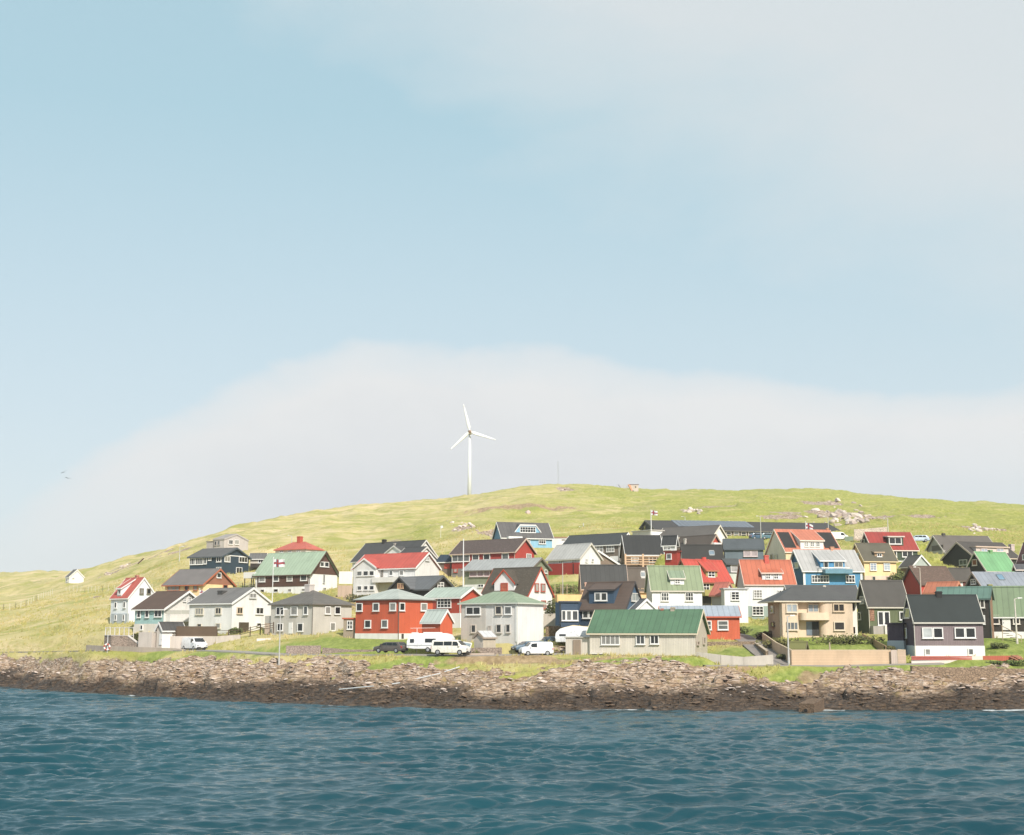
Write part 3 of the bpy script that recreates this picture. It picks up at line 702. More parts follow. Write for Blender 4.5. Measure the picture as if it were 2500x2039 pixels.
h = H('G','house','bright blue house with light grey roof and balcony across its dormer',(450,615,1238),(840,662,458),226,ratio=.8,ridge='R',wall=(16,92,140),wallR=(70,150,200),roof=(190,188,184),trim=(238,236,232),wk='boards',oe=.3,og=.3)
h.dormer('shed',796,562,1052,662,[(826,566,878,655,1,1,(190,190,180)),(938,574,1030,632,2,1,(206,196,176))],col=(70,150,200),top=.98,trim=WHITE)
h.win(('L',484,580,514,624,1,1,(190,200,204),(200,204,204)),('L',524,575,570,642,1,1,(190,200,204),(200,204,204)),('R',698,713,882,793,6,2),('R',1060,713,1157,793,3,2))
h.box('R',812,655,1098,700,-1.7,.3,(100,150,172),'balcony','boards')
b = MB(); u0,u1,z0,z1 = h.rect('R',805,630,1100,642,-1.7); h.fbox(b,'R',u0,u1,-1.78,-1.7,z0,z1,h.tm); h.fbox(b,'R',u0,u0+.08,-1.7,.4,z0,z1,h.tm); h.fbox(b,'R',u1-.08,u1,-1.7,.4,z0,z1,h.tm); h.part(b,'railing')
h.patch('R',612,668,634,835,WHITE,name='corner_board',kind='plain'); h.patch('R',1218,668,1238,835,WHITE,name='corner_board',kind='plain')
h.chimney(900,425,925,(206,150,120),onroof=458)

h = H('H','house','dark green house with deep red roof on the upper right slope',(-6,135,606),(480,353,182),256,ratio=.8,ridge='R',wall=(54,72,52),wallR=(62,86,60),roof=(188,56,52),trim=(232,216,206),wk='boards',oe=.3,og=.25)
h.dormer('flat',298,222,457,326,[(303,226,436,299,2,1)],col=(62,86,60),trim=(216,200,190))
h.win(('L',8,246,52,292,1,1,(206,212,196)),('R',324,362,386,438,2,1),('R',441,365,554,436,2,1))
h.patch('R',320,474,606,560,(232,230,228),kind='plaster',ground=True)
h = H('H','house','yellow ochre house with grey-brown roof and pink base',(-112,42,380),(692,468,298),238,ratio=.95,ridge='R',wall=(222,166,96),wallR=(240,204,146),roof=(104,98,80),trim=(226,200,150),plinth=((222,192,172),632),wk='plaster',oe=.3,og=.25,roofkind='felt')  # left gable has its shade painted in as a darker orange
h.dormer('shed',154,388,244,437,[(176,396,228,432,2,1)],col=(190,150,110),top=.6,trim=(190,160,130))
h.win(('R',102,498,170,577,2,3,None,(150,166,190)),('R',246,498,314,577,2,3,None,(170,186,200)),('R',124,638,160,684,1,1,(200,190,170)),('R',279,643,319,692,1,1,(150,130,110)),('L',-40,392,-12,440,1,1,None,(150,166,190)))

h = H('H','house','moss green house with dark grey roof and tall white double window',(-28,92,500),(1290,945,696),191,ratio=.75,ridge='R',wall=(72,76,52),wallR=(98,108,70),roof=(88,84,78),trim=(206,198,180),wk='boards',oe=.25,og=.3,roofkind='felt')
h.win(('R',182,1010,246,1160,1,1),('R',248,1010,311,1160,1,1),('R',411,1012,464,1102,1,1),('L',6,850,50,930,1,2,(206,196,176)),('L',-14,1018,16,1100,1,1,(206,196,176)))
h.patch('R',100,950,148,1110,(180,120,96),name='brick_panel',kind='stone'); h.box('R',108,1166,284,1300,-1.2,0,(170,162,154),'stone_porch','concrete',ground=True); h.patch('R',222,1160,282,1320,(214,208,200),name='gatepost',kind='concrete',proud=1.5,ground=True)

h = H('G','house','dark grey roofed house hidden behind the beige apartment house',(395,472,1212),(1050,972,836),200,ratio=.5,ridge='R',wall=(214,196,180),roof=(92,92,92),trim=(206,200,190),wk='plaster',oe=.25,og=.2,roofkind='felt')
h.chimney(822,822,845,(200,190,176),onroof=850)
h = H('G','apartment_house','beige two-storey apartment house with hipped grey roof and curved balcony',(235,365,1108),(1368,1000,828),181,ratio=.62,ridge='hip',wall=(176,146,118),wallR=(216,190,160),roof=(90,90,88),trim=(226,212,186),wk='plaster',roofkind='tiles',he=1.15)  # shade of the left side is painted in as a darker beige
u0,u1,z0,z1 = h.rect('R',365,1004,582,1360,-.9); v0,v1,_,_ = h.rect('R',800,1004,1092,1360,-.9)
for a_, c_, s_ in ((0,u1,1),(v0,h.wb,-1)):      # two bays with rounded inner corners beside the recessed middle
    sec = [(a_,.1),(a_,-.9)]+([(c_-.9,-.9)]+[(c_-.9+.9*math.sin(k*math.pi/12),-.9*math.cos(k*math.pi/12)) for k in range(1,7)]+[(c_,.1)]) if s_==1 else [(a_,.1)]+[(a_+.9-.9*math.cos(k*math.pi/12),-.9*math.sin(k*math.pi/12)) for k in range(0,7)]+[(c_,-.9),(c_,.1)]
    b = MB(); b.prism([(x,y,-3) for x,y in sec],[(x,y,h.h) for x,y in sec],h.wmR); h.part(b,'bay')
h.toff = -.9
h.win(('R',429,1016,549,1110,2,1,(222,204,176),(170,180,186)),('R',924,1014,1047,1101,2,1,(210,184,150),(48,42,34)),('R',434,1207,556,1297,3,1,(222,204,176),(110,118,122)),('R',934,1205,1050,1300,1,1,(222,204,176),(60,54,46)))
h.toff = 0
h.win(('R',655,1018,774,1108,2,1,(196,180,156),(140,154,164)),('L',274,1034,304,1114,1,2,(222,206,184)),('L',280,1210,310,1262,1,1,(120,80,60)))
h.patch('R',645,1206,704,1352,(122,136,148),name='glazing',kind='glass'); h.patch('R',705,1206,778,1355,(52,50,46),name='door',kind='plain')
# curved balcony: a rounded prism
b = MB(); u0,u1,z0,z1 = h.rect('R',585,1112,900,1190,-1.2); n = 14; um=(u0+u1)/2; hw=(u1-u0)/2
arc = [(um+hw*math.copysign(abs(math.cos(math.pi*k/n))**.45,math.cos(math.pi*k/n)), -1.6*math.sin(math.pi*k/n)**.45) for k in range(n+1)]
b.prism([(x,y,z0) for x,y in arc],[(x,y,z1) for x,y in arc],mat('plaster',(222,198,166))); h.part(b,'balcony')
h.box('R',1096,1004,1190,1360,.2,4,(226,220,208),'annex','plaster',ground=True)
for (x0,y0,x1,y1) in ((1134,1008,1158,1086),(1120,1262,1164,1330)): h.patch('R',x0,y0,x1,y1,(52,46,40),name='pane',kind='glass',proud=-.1)

h = H('H','house','purple-grey house with black-green roof and white base at the right',(463,572,1299),(1487,1112,853),169,ratio=.62,ridge='R',wall=(78,66,84),wallR=(134,116,118),roof=(50,58,56),trim=(206,200,186),plinth=((230,228,226),1374),wk='boards',oe=.25,og=.15,roofkind='felt')  # dark purple of the left face has its shade painted in
h.patch('L',463,1374,572,1487,(176,186,192),kind='plaster',ground=True,proud=.09)
h.win(('R',654,1181,765,1296,1,1,None,(190,196,196)),('R',769,1181,876,1296,1,1),('R',998,1180,1108,1294,1,1),('R',1111,1180,1221,1294,1,1),('R',682,1404,745,1478,1,1),('R',1140,1402,1200,1476,1,1),
      ('L',473,974,536,1084,1,1,(216,208,196),(170,170,160)),('L',461,1184,500,1292,1,1))
h.chimney(800,798,858,(50,48,46)); 
h = H('H','outbuilding','low purple annex with pale blue base beside the purple house',(283,452,470),(1425,1148,1138),173,ratio=4,ridge='flat',wall=(76,60,78),roof=(70,60,72),wk='boards',roofkind='felt',plinth=((178,188,194),1320),cat='annex')

h = H('H','house','black timber house with sage green roof and white door at the right edge',(1372,1392,1900),(1300,1036,762),187,ratio=.5,ridge='R',wall=(56,48,38),wallR=(60,52,42),roof=(124,160,112),plinth=((232,230,228),1226),wk='boards',oe=.25,og=.2)
h.win(('R',1397,1049,1476,1147,1,1,(232,222,208),(44,40,32)),('R',1616,1049,1692,1147,1,1,(232,222,208),(44,40,32))); h.door('R',1505,1045,1592,1208)
h = H('H','house','black timber house with teal roof and brick corner behind the purple house',(815,1366,1398),(1292,862,762),182,ratio=3.2,wall=(58,52,44),wallR=(150,110,84),roof=(100,150,128),trim=(80,110,100),wk='boards',oe=.25,og=.2)
h.win(('L',1230,878,1322,974,2,1,(232,224,212),(90,84,76)),('L',1262,1050,1326,1148,1,1))
h.chimney(802,800,856,(52,46,42),onroof=840)
h = H('J','house','black gabled house with long blue-grey roof and skylight at the right',(482,900,1960),(1700,1288,955),207,ratio=.8,ridge='R',wall=(50,40,34),roof=(150,158,170),trim=(170,150,136),wk='boards',oe=.3,og=.3,plinth=((232,230,228),1500))
h.onroof(1180,1018,1305,1124,(110,150,176),'skylight',frame=(110,120,126)); h.win(('L',624,1074,731,1190,2,2),('R',1560,1305,1735,1492,4,3)); h.chimney(966,1185,1045,(150,146,90),onroof=1250)
h = H('J','house','black gabled house with bright mint green roof',(512,955,1562),(1120,892,520),231,ratio=.85,ridge='R',wall=(48,42,34),roof=(112,190,120),trim=(226,206,190),wk='boards',oe=.25,og=.35)
h.win(('L',648,658,752,790,1,1,(226,206,186),(150,90,60)),('R',998,924,1156,985,3,1),('R',1320,924,1476,985,3,1)); h.chimney(992,458,1046,(110,176,104))
h = H('J','house','large black gabled house with long flat pinkish dormer',(10,700,1630),(900,612,305),250,ratio=.9,ridge='R',wall=(52,48,38),roof=(84,78,72),trim=(206,186,166),wk='boards',oe=.3,og=.3,roofkind='felt')
h.dormer('flat',720,405,1405,540,[(820,430,960,500,2,1,(226,206,200),(176,190,206)),(1150,430,1300,500,2,1,(226,206,200),(176,190,206))],col=(222,204,194),trim=(214,186,166))
h.win(('L',374,662,542,782,2,1,(196,194,176),(90,96,88))); h.chimney(1432,335,1502,(196,176,170),onroof=430)
h = H('H','house','pale grey gabled house with recessed balcony high on the right slope',(668,930,1490),(560,418,216),272,ratio=.85,ridge='R',wall=(172,164,152),roof=(110,102,94),trim=(214,204,190),wk='boards',oe=.25,og=.35,roofkind='felt')
h.chimney(868,183,895,(90,86,80)); h.patch('L',760,310,884,368,(112,100,84),name='recess_shade',kind='plain'); h.patch('L',722,440,765,525,(96,84,70),name='opening_shade',kind='plain'); h.patch('L',815,440,852,525,(96,84,70),name='opening_shade',kind='plain')  # flat dark panels paint the shade inside the recess and openings
h.box('L',735,372,905,412,-.6,0,(186,178,166),'balcony','boards')
h = H('H','outbuilding','small dark-roofed outbuilding with pale teal gable',(427,556,738),(620,528,424),243,ratio=.9,wall=(150,130,104),wallR=(170,196,180),roof=(92,88,80),wk='boards',oe=.3,og=.2,cat='outbuilding')
h = H('H','house','bright red gabled house with patchy worn brown roof',(445,645,1005),(850,716,543),214,ratio=.9,ridge='R',wall=(190,44,32),wallR=(222,58,44),roof=(120,96,82),roofkind='mossy',trim=(110,90,76),wk='boards',oe=.25,og=.3)
h = H('H','outbuilding','small building with salmon orange roof behind the black-roofed purple house',(690,985,1075),(880,800,708),203,ratio=1.8,wall=(206,80,56),wallR=(222,140,130),roof=(222,118,86),trim=(222,130,100),wk='boards',oe=.3,og=.3,cat='outbuilding')
h = H('J','outbuilding','small white and red-brown building with dark roof between red and black gables',(130,200,600),(1250,1062,864),221,ratio=.5,ridge='R',wall=(226,224,224),roof=(92,86,78),trim=(120,100,84),wk='plaster',oe=.25,og=.2,roofkind='felt',cat='outbuilding')
h.patch('R',443,1072,506,1245,(120,50,36),name='door',kind='planks')
h = H('J','house','dark red house cut off by the right edge of the view',(1605,1960,2300),(800,718,300),238,ratio=1,wall=(156,42,38),roof=(100,60,56),trim=(226,210,200),wk='boards')
h.win(('L',1710,553,1800,668,1,1))
h = H('J','house','black house with low dark roof at the right edge below the red house',(1530,1590,2050),(1180,866,792),221,ratio=.5,ridge='R',wall=(46,40,34),roof=(92,92,96),trim=(222,206,200),wk='boards',oe=.3)
h.win(('R',1690,880,1760,1000,1,1))

h = H('N','shed','weathered grey plank garden shed with pale roof between the minibus and blue car',(1396,1592,1863),(912,680,577),177.5,ratio=.75,ridge='R',wall=(206,192,176),wallR=(196,182,158),roof=(214,216,218),trim=(170,150,130),wk='planks',oe=.15,og=.12,cat='shed',deep=1)
h = H('G','playhouse','tiny turf-roofed hut in the walled garden of the beige apartments',(492,620,640),(1512,1478,1432),172,ratio=2,ridge='L',wall=(110,104,80),roof=(128,128,70),trim=(120,110,80),wk='planks',roofkind='turf',cat='hut',oe=.3,deep=1)
# ================================================================== terrain
def hash2(ix, iy, seed):
    n = (ix.astype(np.int64) * 374761393 + iy.astype(np.int64) * 668265263 + seed * 1442695041) & 0x7fffffff
    n = ((n ^ (n >> 13)) * 1274126177) & 0x7fffffff
    n = (n ^ (n >> 16)) & 0x7fffffff
    return n / float(0x7fffffff)
def vnoise(x, y, seed=0):
    ix = np.floor(x); iy = np.floor(y); fx = x - ix; fy = y - iy
    ix = ix.astype(np.int64); iy = iy.astype(np.int64)
    fx = fx * fx * (3 - 2 * fx); fy = fy * fy * (3 - 2 * fy)
    a = hash2(ix, iy, seed); b = hash2(ix + 1, iy, seed); c = hash2(ix, iy + 1, seed); d = hash2(ix + 1, iy + 1, seed)
    return (a + (b - a) * fx) * (1 - fy) + (c + (d - c) * fx) * fy - .5
def fbm(x, y, seed=0, octv=5, gain=.5, ridged=False):
    s = 0; a = 1.0; tot = 0
    for k in range(octv):
        n = vnoise(x, y, seed + k * 17)
        if ridged: n = .5 - 2 * np.abs(n)
        s = s + a * n; tot += a; a *= gain; x, y = x * 2.03 + 11.3, y * 2.03 + 5.7
    return s / tot
def worley(x, y, seed=0):
    """distance to the nearest cell point, second distance, random tilt plane of the nearest cell"""
    ix = np.floor(x).astype(np.int64); iy = np.floor(y).astype(np.int64)
    d1 = np.full(x.shape, 9.0); d2 = np.full(x.shape, 9.0); val = np.zeros(x.shape)
    for i in (-1, 0, 1):
        for j in (-1, 0, 1):
            cx, cy = ix + i, iy + j
            px = cx + hash2(cx, cy, seed); py = cy + hash2(cx, cy, seed + 3)
            d = np.hypot(x - px, y - py)
            tx = hash2(cx, cy, seed + 5) - .5; ty = hash2(cx, cy, seed + 7) - .5
            v = hash2(cx, cy, seed + 9) + (x - px) * tx * 1.8 + (y - py) * ty * 1.8
            near = d < d1
            d2 = np.where(near, d1, np.minimum(d2, d)); val = np.where(near, v, val); d1 = np.where(near, d, d1)
    return d1, d2, val
COLS = {  # source column: shoreline row, then (row, distance) going inland
 -500: (1672, [(1606,232),(1560,256),(1500,315),(1475,400),(1458,480),(1402,700),(1410,900)]),
 0:    (1676, [(1606,224),(1562,245),(1500,300),(1474,380),(1456,470),(1400,700),(1410,900)]),
 200:  (1688, [(1599,209),(1575,218),(1500,256),(1458,300),(1442,345),(1426,410),(1408,480),(1397,700),(1410,900)]),
 300:  (1696, [(1600,203),(1583,210),(1545,221),(1512,240),(1470,278),(1430,330),(1400,390),(1368,470),(1385,900)]),
 450:  (1704, [(1600,194),(1588,203),(1582,208),(1560,214),(1545,220),(1500,238),(1465,252),(1420,285),(1393,310),(1345,352),(1331,420),(1345,900)]),
 600:  (1711, [(1606,187),(1592,194),(1588,197),(1558,205),(1545,212),(1500,230),(1455,256),(1400,300),(1345,350),(1292,440),(1310,900)]),
 700:  (1716, [(1609,183),(1598,188),(1592,191),(1562,200),(1548,205),(1500,230),(1455,258),(1400,300),(1352,335),(1315,380),(1262,520),(1280,900)]),
 900:  (1723, [(1618,176),(1599,182),(1590,186),(1572,190),(1552,197),(1500,222),(1460,238),(1425,265),(1380,300),(1340,340),(1300,390),(1235,560),(1250,900)]),
 1150: (1730, [(1624,171),(1603,177),(1598,180),(1572,185),(1548,196),(1510,212),(1472,230),(1430,245),(1390,262),(1350,285),(1325,310),(1285,360),(1209,600),(1225,900)]),
 1304: (1733, [(1628,169),(1602,176),(1596,180),(1566,184),(1535,200),(1505,212),(1465,228),(1425,243),(1385,262),(1345,285),(1325,310),(1275,370),(1184,600),(1200,900)]),
 1400: (1733, [(1628,168),(1602,175),(1590,181),(1562,187),(1533,199),(1470,222),(1440,232),(1400,250),(1375,265),(1335,292),(1305,325),(1262,390),(1187,610),(1200,900)]),
 1530: (1732, [(1620,167),(1601,170),(1598,174),(1570,184),(1530,199),(1475,221),(1440,236),(1395,258),(1345,283),(1300,310),(1262,380),(1192,620),(1205,900)]),
 1700: (1734, [(1645,165),(1612,168),(1600,172),(1582,179),(1560,188),(1540,200),(1500,212),(1470,222),(1430,240),(1390,256),(1345,282),(1315,310),(1272,370),(1197,620),(1210,900)]),
 1850: (1733, [(1655,163),(1625,166),(1618,169),(1585,177),(1565,184),(1530,200),(1515,210),(1460,226),(1400,252),(1345,285),(1322,310),(1262,385),(1198,615),(1210,900)]),
 2000: (1732, [(1662,161),(1632,165),(1618,169),(1590,173),(1562,179),(1550,184),(1510,203),(1440,232),(1380,258),(1335,290),(1318,312),(1255,395),(1201,600),(1212,900)]),
 2200: (1733, [(1655,160),(1634,163),(1612,167),(1585,172),(1560,182),(1540,195),(1480,212),(1440,228),(1385,250),(1335,280),(1305,310),(1262,370),(1215,570),(1225,900)]),
 2350: (1733, [(1664,160),(1634,163.5),(1612,167),(1580,174),(1555,184),(1530,195),(1480,212),(1440,226),(1385,250),(1335,282),(1300,320),(1265,385),(1226,560),(1238,900)]),
 2500: (1733, [(1664,160),(1634,163.5),(1612,168),(1580,175),(1562,183),(1535,195),(1480,213),(1440,226),(1385,250),(1335,282),(1300,320),(1268,390),(1237,560),(1250,900)]),
 3000: (1735, [(1664,160),(1630,164),(1608,168),(1580,175),(1555,184),(1520,195),(1470,213),(1430,230),(1380,255),(1335,285),(1300,330),(1275,400),(1255,560),(1265,900)]),
}
GU = np.linspace(-.80, .80, 321); GY = np.concatenate([np.arange(120, 320, 1.0), np.arange(320, 960, 4.0)])
cu, cz, cs = [], [], []
for px in sorted(COLS):
    sh, nodes = COLS[px]
    Ys = CAMH / (CAMH - zat(sh, 1.0)) if False else -CAMH / (zat(sh, 1.0) - CAMH)
    ys = [60, Ys - 12, Ys] ; zs = [-9, -3.2, 0.0]
    y1, n1 = nodes[0][1], zat(*nodes[0])
    ym = Ys * .45 + y1 * .55                       # rock shelf: steeper at the water, flatter above
    if ym > Ys + 2: ys += [Ys + (y1 - Ys) * .38]; zs += [n1 * .50]
    for r, Y in nodes: ys.append(Y); zs.append(zat(r, Y))
    cu.append(uat(px, HOR)); cs.append(Ys); cz.append(np.interp(GY, ys, zs))
cu = np.array(cu); cz = np.array(cz); cs = np.array(cs)
Z0 = np.empty((len(GU), len(GY)))
for j in range(len(GY)): Z0[:, j] = np.interp(GU, cu, cz[:, j])
SHORE = np.interp(GU, cu, cs)
def blur(a, axis, n):
    k = np.array([.25, .5, .25])
    for _ in range(n):
        p = np.pad(a, [(1, 1) if i == axis else (0, 0) for i in range(2)], mode='edge')
        a = k[0] * np.take(p, range(0, a.shape[axis]), axis) + k[1] * np.take(p, range(1, a.shape[axis] + 1), axis) + k[2] * np.take(p, range(2, a.shape[axis] + 2), axis)
    return a
Z0 = blur(blur(Z0, 0, 12), 1, 2)
def bilin(A, u, y):
    fu = np.clip((u - GU[0]) / (GU[1] - GU[0]), 0, len(GU) - 1.001); iu = fu.astype(int); fu = fu - iu
    fy = np.interp(y, GY, np.arange(len(GY))); iy = np.minimum(fy.astype(int), len(GY) - 2); fy = fy - iy
    return (A[iu, iy] * (1 - fu) + A[iu + 1, iy] * fu) * (1 - fy) + (A[iu, iy + 1] * (1 - fu) + A[iu + 1, iy + 1] * fu) * fy
PATHS = []     # (points [(x,y,z)], half width)
def sstep(x): x = np.clip(x, 0, 1); return x * x * (3 - 2 * x)
def seg_dist(X, Y, pts):
    best = np.full(X.shape, 1e9); bz = np.zeros(X.shape)
    for (x0, y0, z0), (x1, y1, z1) in zip(pts[:-1], pts[1:]):
        dx, dy = x1 - x0, y1 - y0; L = dx * dx + dy * dy
        t = np.clip(((X - x0) * dx + (Y - y0) * dy) / L, 0, 1)
        d = np.hypot(X - x0 - t * dx, Y - y0 - t * dy)
        m = d < best; best = np.where(m, d, best); bz = np.where(m, z0 + t * (z1 - z0), bz)
    return best, bz
# cliff-like edge: rock belongs between the water and the first node
ROCKTOP = {-500:1606,0:1606,120:1600,200:1594,240:1590,300:1602,400:1606,500:1600,600:1602,700:1609,760:1622,820:1612,900:1625,1000:1628,1100:1626,1200:1636,1300:1636,1400:1624,1530:1618,1650:1628,1760:1652,1850:1668,1950:1664,2000:1650,2100:1655,2200:1642,2229:1636,2500:1634,3000:1630}
rk = sorted(ROCKTOP); RTU = np.array([uat(p, HOR) for p in rk]); RTV = np.array([ROCKTOP[p] for p in rk])
def pyof_np(Y, z):
    k = (z - CAMH) / Y; yc = (k * CP - SP) / (CP + k * SP); return CY - yc * F
_h = at(172, 1424, 420); HUT = (_h.x, _h.y - 10)
OUT = []   # hill outcrops: (X, Y, r, strength)
def rockmask(u, Y, zb, X):
    r = pyof_np(Y, zb); top = np.interp(u, RTU, RTV)
    n = fbm(X * .35, Y * .5, 77, 4) * 34 + fbm(X * .09, Y * .12, 79, 3) * 34
    m = sstep((r - top + n) / 9.0 + .5)
    tuft = sstep((fbm(X * .22, Y * .45, 83, 5) - .10 + (r - top) / 260.0 - .04) * -10 + 0.0) * 0 + sstep((fbm(X * .22, Y * .45, 83, 5) - .06 - np.maximum(r - top, 0) / 150.0) * 12)
    m = m * (1 - tuft)
    m = np.where(Y > 260, 0, m)
    for (ox, oy, rx, ry, st) in OUT:
        d = np.hypot((X - ox) / rx, (Y - oy) / ry) + fbm(X * .5, Y * .2, 31, 4) * .9
        m = np.maximum(m, st * sstep((1 - d) * 3))
    return m
def rockrelief(X, Y, zb):
    a = math.radians(20); xr = X * math.cos(a) + Y * math.sin(a) + zb * 1.6; yr = -X * math.sin(a) + Y * math.cos(a)
    wx = fbm(X * .22, Y * .22, 41, 3) * 3.5; wy = fbm(X * .22, Y * .22, 43, 3) * 3.5
    d1, d2, v1 = worley((xr + wx) * .11, (yr + wy) * .34, 3)
    e1, e2, v2 = worley((xr + wy) * .5, (yr + wx) * 1.2, 13)
    f1, f2, v3 = worley(xr * 1.5, yr * 2.6, 23)
    crack = -np.exp(-((d2 - d1) / .06) ** 2) * .30 - np.exp(-((e2 - e1) / .09) ** 2) * .16
    r = (v1 - .5) * 1.15 + (v2 - .5) * .36 + (v3 - .5) * .15 + crack + fbm(X * 2.2, Y * 2.2, 51, 3) * .10 + fbm(X * .09, Y * .14, 57, 3) * 1.5
    amp = np.where(Y > 260, .6, 1.0) * (.35 + .65 * sstep((zb + .3) / 1.5))
    return r * amp + .05
def terrain(X, Y, detail=True):
    u = X / np.maximum(Y, 1)
    zb = bilin(Z0, u, Y)
    padw = np.zeros_like(zb)
    for (cx, cy, rot, wx, wy, z) in PAD_SORT:
        m = (np.abs(X - cx) < 40) & (np.abs(Y - cy) < 50)
        if not m.any(): continue
        dx, dy = X[m] - cx, Y[m] - cy
        lx = dx * math.cos(rot) + dy * math.sin(rot); ly = -dx * math.sin(rot) + dy * math.cos(rot)
        ox = np.maximum(np.maximum(-lx, lx - wx), 0); oy = np.maximum(np.maximum(-ly, ly - wy), 0)
        w = 1 - sstep(np.hypot(ox, oy) / 4.0)
        zb[m] = zb[m] * (1 - w) + (z - .05) * w
        padw[m] = np.maximum(padw[m], w)
    flat = np.zeros_like(zb)
    for pts, hw, soft in PATHS:
        d, z = seg_dist(X, Y, pts); w = 1 - sstep((d - hw) / soft)
        zb = zb * (1 - w) + z * w; flat = np.maximum(flat, w)
    rm = rockmask(u, Y, zb, X) * (1 - flat)
    if not detail: return zb, rm
    # grass hummocks
    far = sstep((Y - 270) / 120)
    g = fbm(X * .25, Y * .25, 5, 4) * .35 * (1 - .3 * flat) + far * (fbm(X * .03, Y * .02, 9, 5) * 6.5 + fbm(X * .07, Y * .045, 19, 5, ridged=True) * 2.4)
    hx, hy = HUT; g = g * (1 - .9 * (1 - sstep((np.hypot(X - hx, Y - hy) - 14) / 30)))
    # layered, tilted rock shelves
    r = np.zeros_like(zb); k = rm > .01
    if k.any(): r[k] = rockrelief(X[k], Y[k], zb[k])
    z = zb + g * (1 - rm) * (1 - .9 * padw) + r * rm
    return z, rm
PAD_SORT = sorted(PADS, key=lambda p: -p[1])
def grid_mesh(name, X, Y, Z, mats, attrs=None, smooth=True):
    n, m = X.shape
    me = bpy.data.meshes.new(name); me.vertices.add(n * m)
    co = np.stack([X, Y, Z], -1).astype(np.float32); me.vertices.foreach_set('co', co.ravel())
    i = np.arange(n * m).reshape(n, m)
    q = np.stack([i[:-1, :-1], i[1:, :-1], i[1:, 1:], i[:-1, 1:]], -1).reshape(-1, 4)
    me.loops.add(q.size); me.loops.foreach_set('vertex_index', q.ravel().astype(np.int32))
    me.polygons.add(len(q)); me.polygons.foreach_set('loop_start', np.arange(0, q.size, 4, dtype=np.int32))
    me.polygons.foreach_set('use_smooth', np.full(len(q), smooth))
    me.update(calc_edges=True)
    for k, a in (attrs or {}).items():
        at_ = me.attributes.new(k, 'FLOAT', 'POINT'); at_.data.foreach_set('value', a.astype(np.float32).ravel())
    for mm in mats: me.materials.append(mm)
    o = bpy.data.objects.new(name, me); COL.objects.link(o); return o
# rock outcrops on the hillside: source x, y, distance, radii
for (px, py, Y, rx, ry, st) in ((2060,1258,400,10,12,.75),(2108,1268,385,5.0,8,.75),(2390,1290,335,6,4,1),(1690,1250,420,5,5,.9),(1130,1290,330,5,3,.6),(1215,1304,318,7,3,.6),
        (1085,1282,345,6,2,.5),(1560,1236,480,8,8,.4),(262,1393,410,5,9,.8),(302,1382,440,5,7,.6),(370,1364,420,12,3,1),(230,1444,300,2,2,.6),(40,1416,560,14,12,.5),(110,1420,520,10,12,.4),
        (1380,1197,590,4,8,.7),(960,1318,330,6,2,.5),(1920,1254,400,6,4,.6),(2210,1296,300,8,1.2,.8),(2330,1258,400,5,3,.4),(1750,1240,450,9,3,.5),(1900,1262,392,8,3,.9),(1700,1247,420,10,4,.8),(2240,1262,385,9,4,.8),(2300,1280,350,5,2,.7),(2180,1262,390,6,3,.7),(2000,1230,470,10,5,.6),(1850,1232,470,9,4,.5),(560,1318,430,9,4,.7),(440,1352,410,7,4,.6)):
    best = at(px, py, Y)
    if Y > 300 and px > 900:
        Yv = np.linspace(270, 640, 371); uv = uat(px, py); zv = bilin(Z0, np.full(371, uv), Yv); rows = pyof_np(Yv, zv)
        Yh = Yv[np.argmin(np.abs(rows - py))]; best = at(px, py, float(Yh)); ry = ry * 2.6
    OUT.append((best.x, best.y, rx, ry, st))
# coast road, side lane and yards are levelled into the ground
def pts(*l): return [tuple(at(a, b, c)) for a, b, c in l]
ROAD = pts((-200,1596,250),(150,1592,222),(262,1590,207),(400,1589,204),(520,1590,199),(700,1600,187),(860,1601,183.5),(1000,1600,179.5),(1150,1602,176.5),(1300,1600,177),(1400,1597,180.5))
ROAD2 = pts((1720,1627,166.5),(1900,1627,166.8),(2050,1627,166.6),(2190,1624,165.8),(2300,1621,165.2))
LANE = pts((1905,1626,167.5),(1870,1600,172.5),(1835,1570,183),(1800,1552,192),(1770,1548,200))
PATHS += [(ROAD, 2.6, 2.5), (ROAD2, 1.4, 1.5), (LANE, 1.8, 2.0)]
us = np.linspace(-.72, .72, 1300)
ys = [118.0]
while ys[-1] < 900:
    y = ys[-1]; ys.append(y + (2.0 if y < 140 else .22 if y < 200 else .32 if y < 245 else .7 if y < 340 else 2.2 if y < 640 else 12))
ys = np.array(ys)
U, YY = np.meshgrid(us, ys, indexing='ij'); XX = U * YY
ZZ, RM = terrain(XX, YY)
def lawnmask(X, Y):
    m = np.zeros_like(X)
    for (px, py, d, rx, ry) in ((870,1568,189,17,5),(780,1578,192,11,6),(2065,1640,162.5,9,2.6),(2400,1627,165,20,2.5),(2440,1585,174,11,5),(2060,1575,176,9,5),(1790,1590,175,8,4),(1780,1530,196,10,6),(560,1590,196,5,3),(1000,1610,174,8,2),(640,1590,193,9,3),(1000,1612,173.5,10,1.6),(1330,1612,172.5,9,1.4),(1560,1612,168.5,9,1.2),(760,1600,186,8,1.5),(2450,1560,180,10,6),(1400,1440,236,8,6),(1290,1410,250,8,5),(345,1600,199,7,1.6),(520,1600,194,8,1.6)):
        p = at(px, py, d); dd = np.hypot((X - p.x) / rx, (Y - p.y) / ry) + fbm(X * .4, Y * .4, 61, 3) * .5
        m = np.maximum(m, 1 - sstep((dd - .8) / .35))
    return m
LM = lawnmask(XX, YY)
PY = pyof_np(YY, ZZ)
WET = np.clip(1 - (ZZ + fbm(XX * .3, YY * .3, 91, 4) * 2.2 + fbm(XX * .07, YY * .1, 93, 3) * 2.6 - .55) / 2.5, 0, 1)
earth = np.zeros_like(XX)
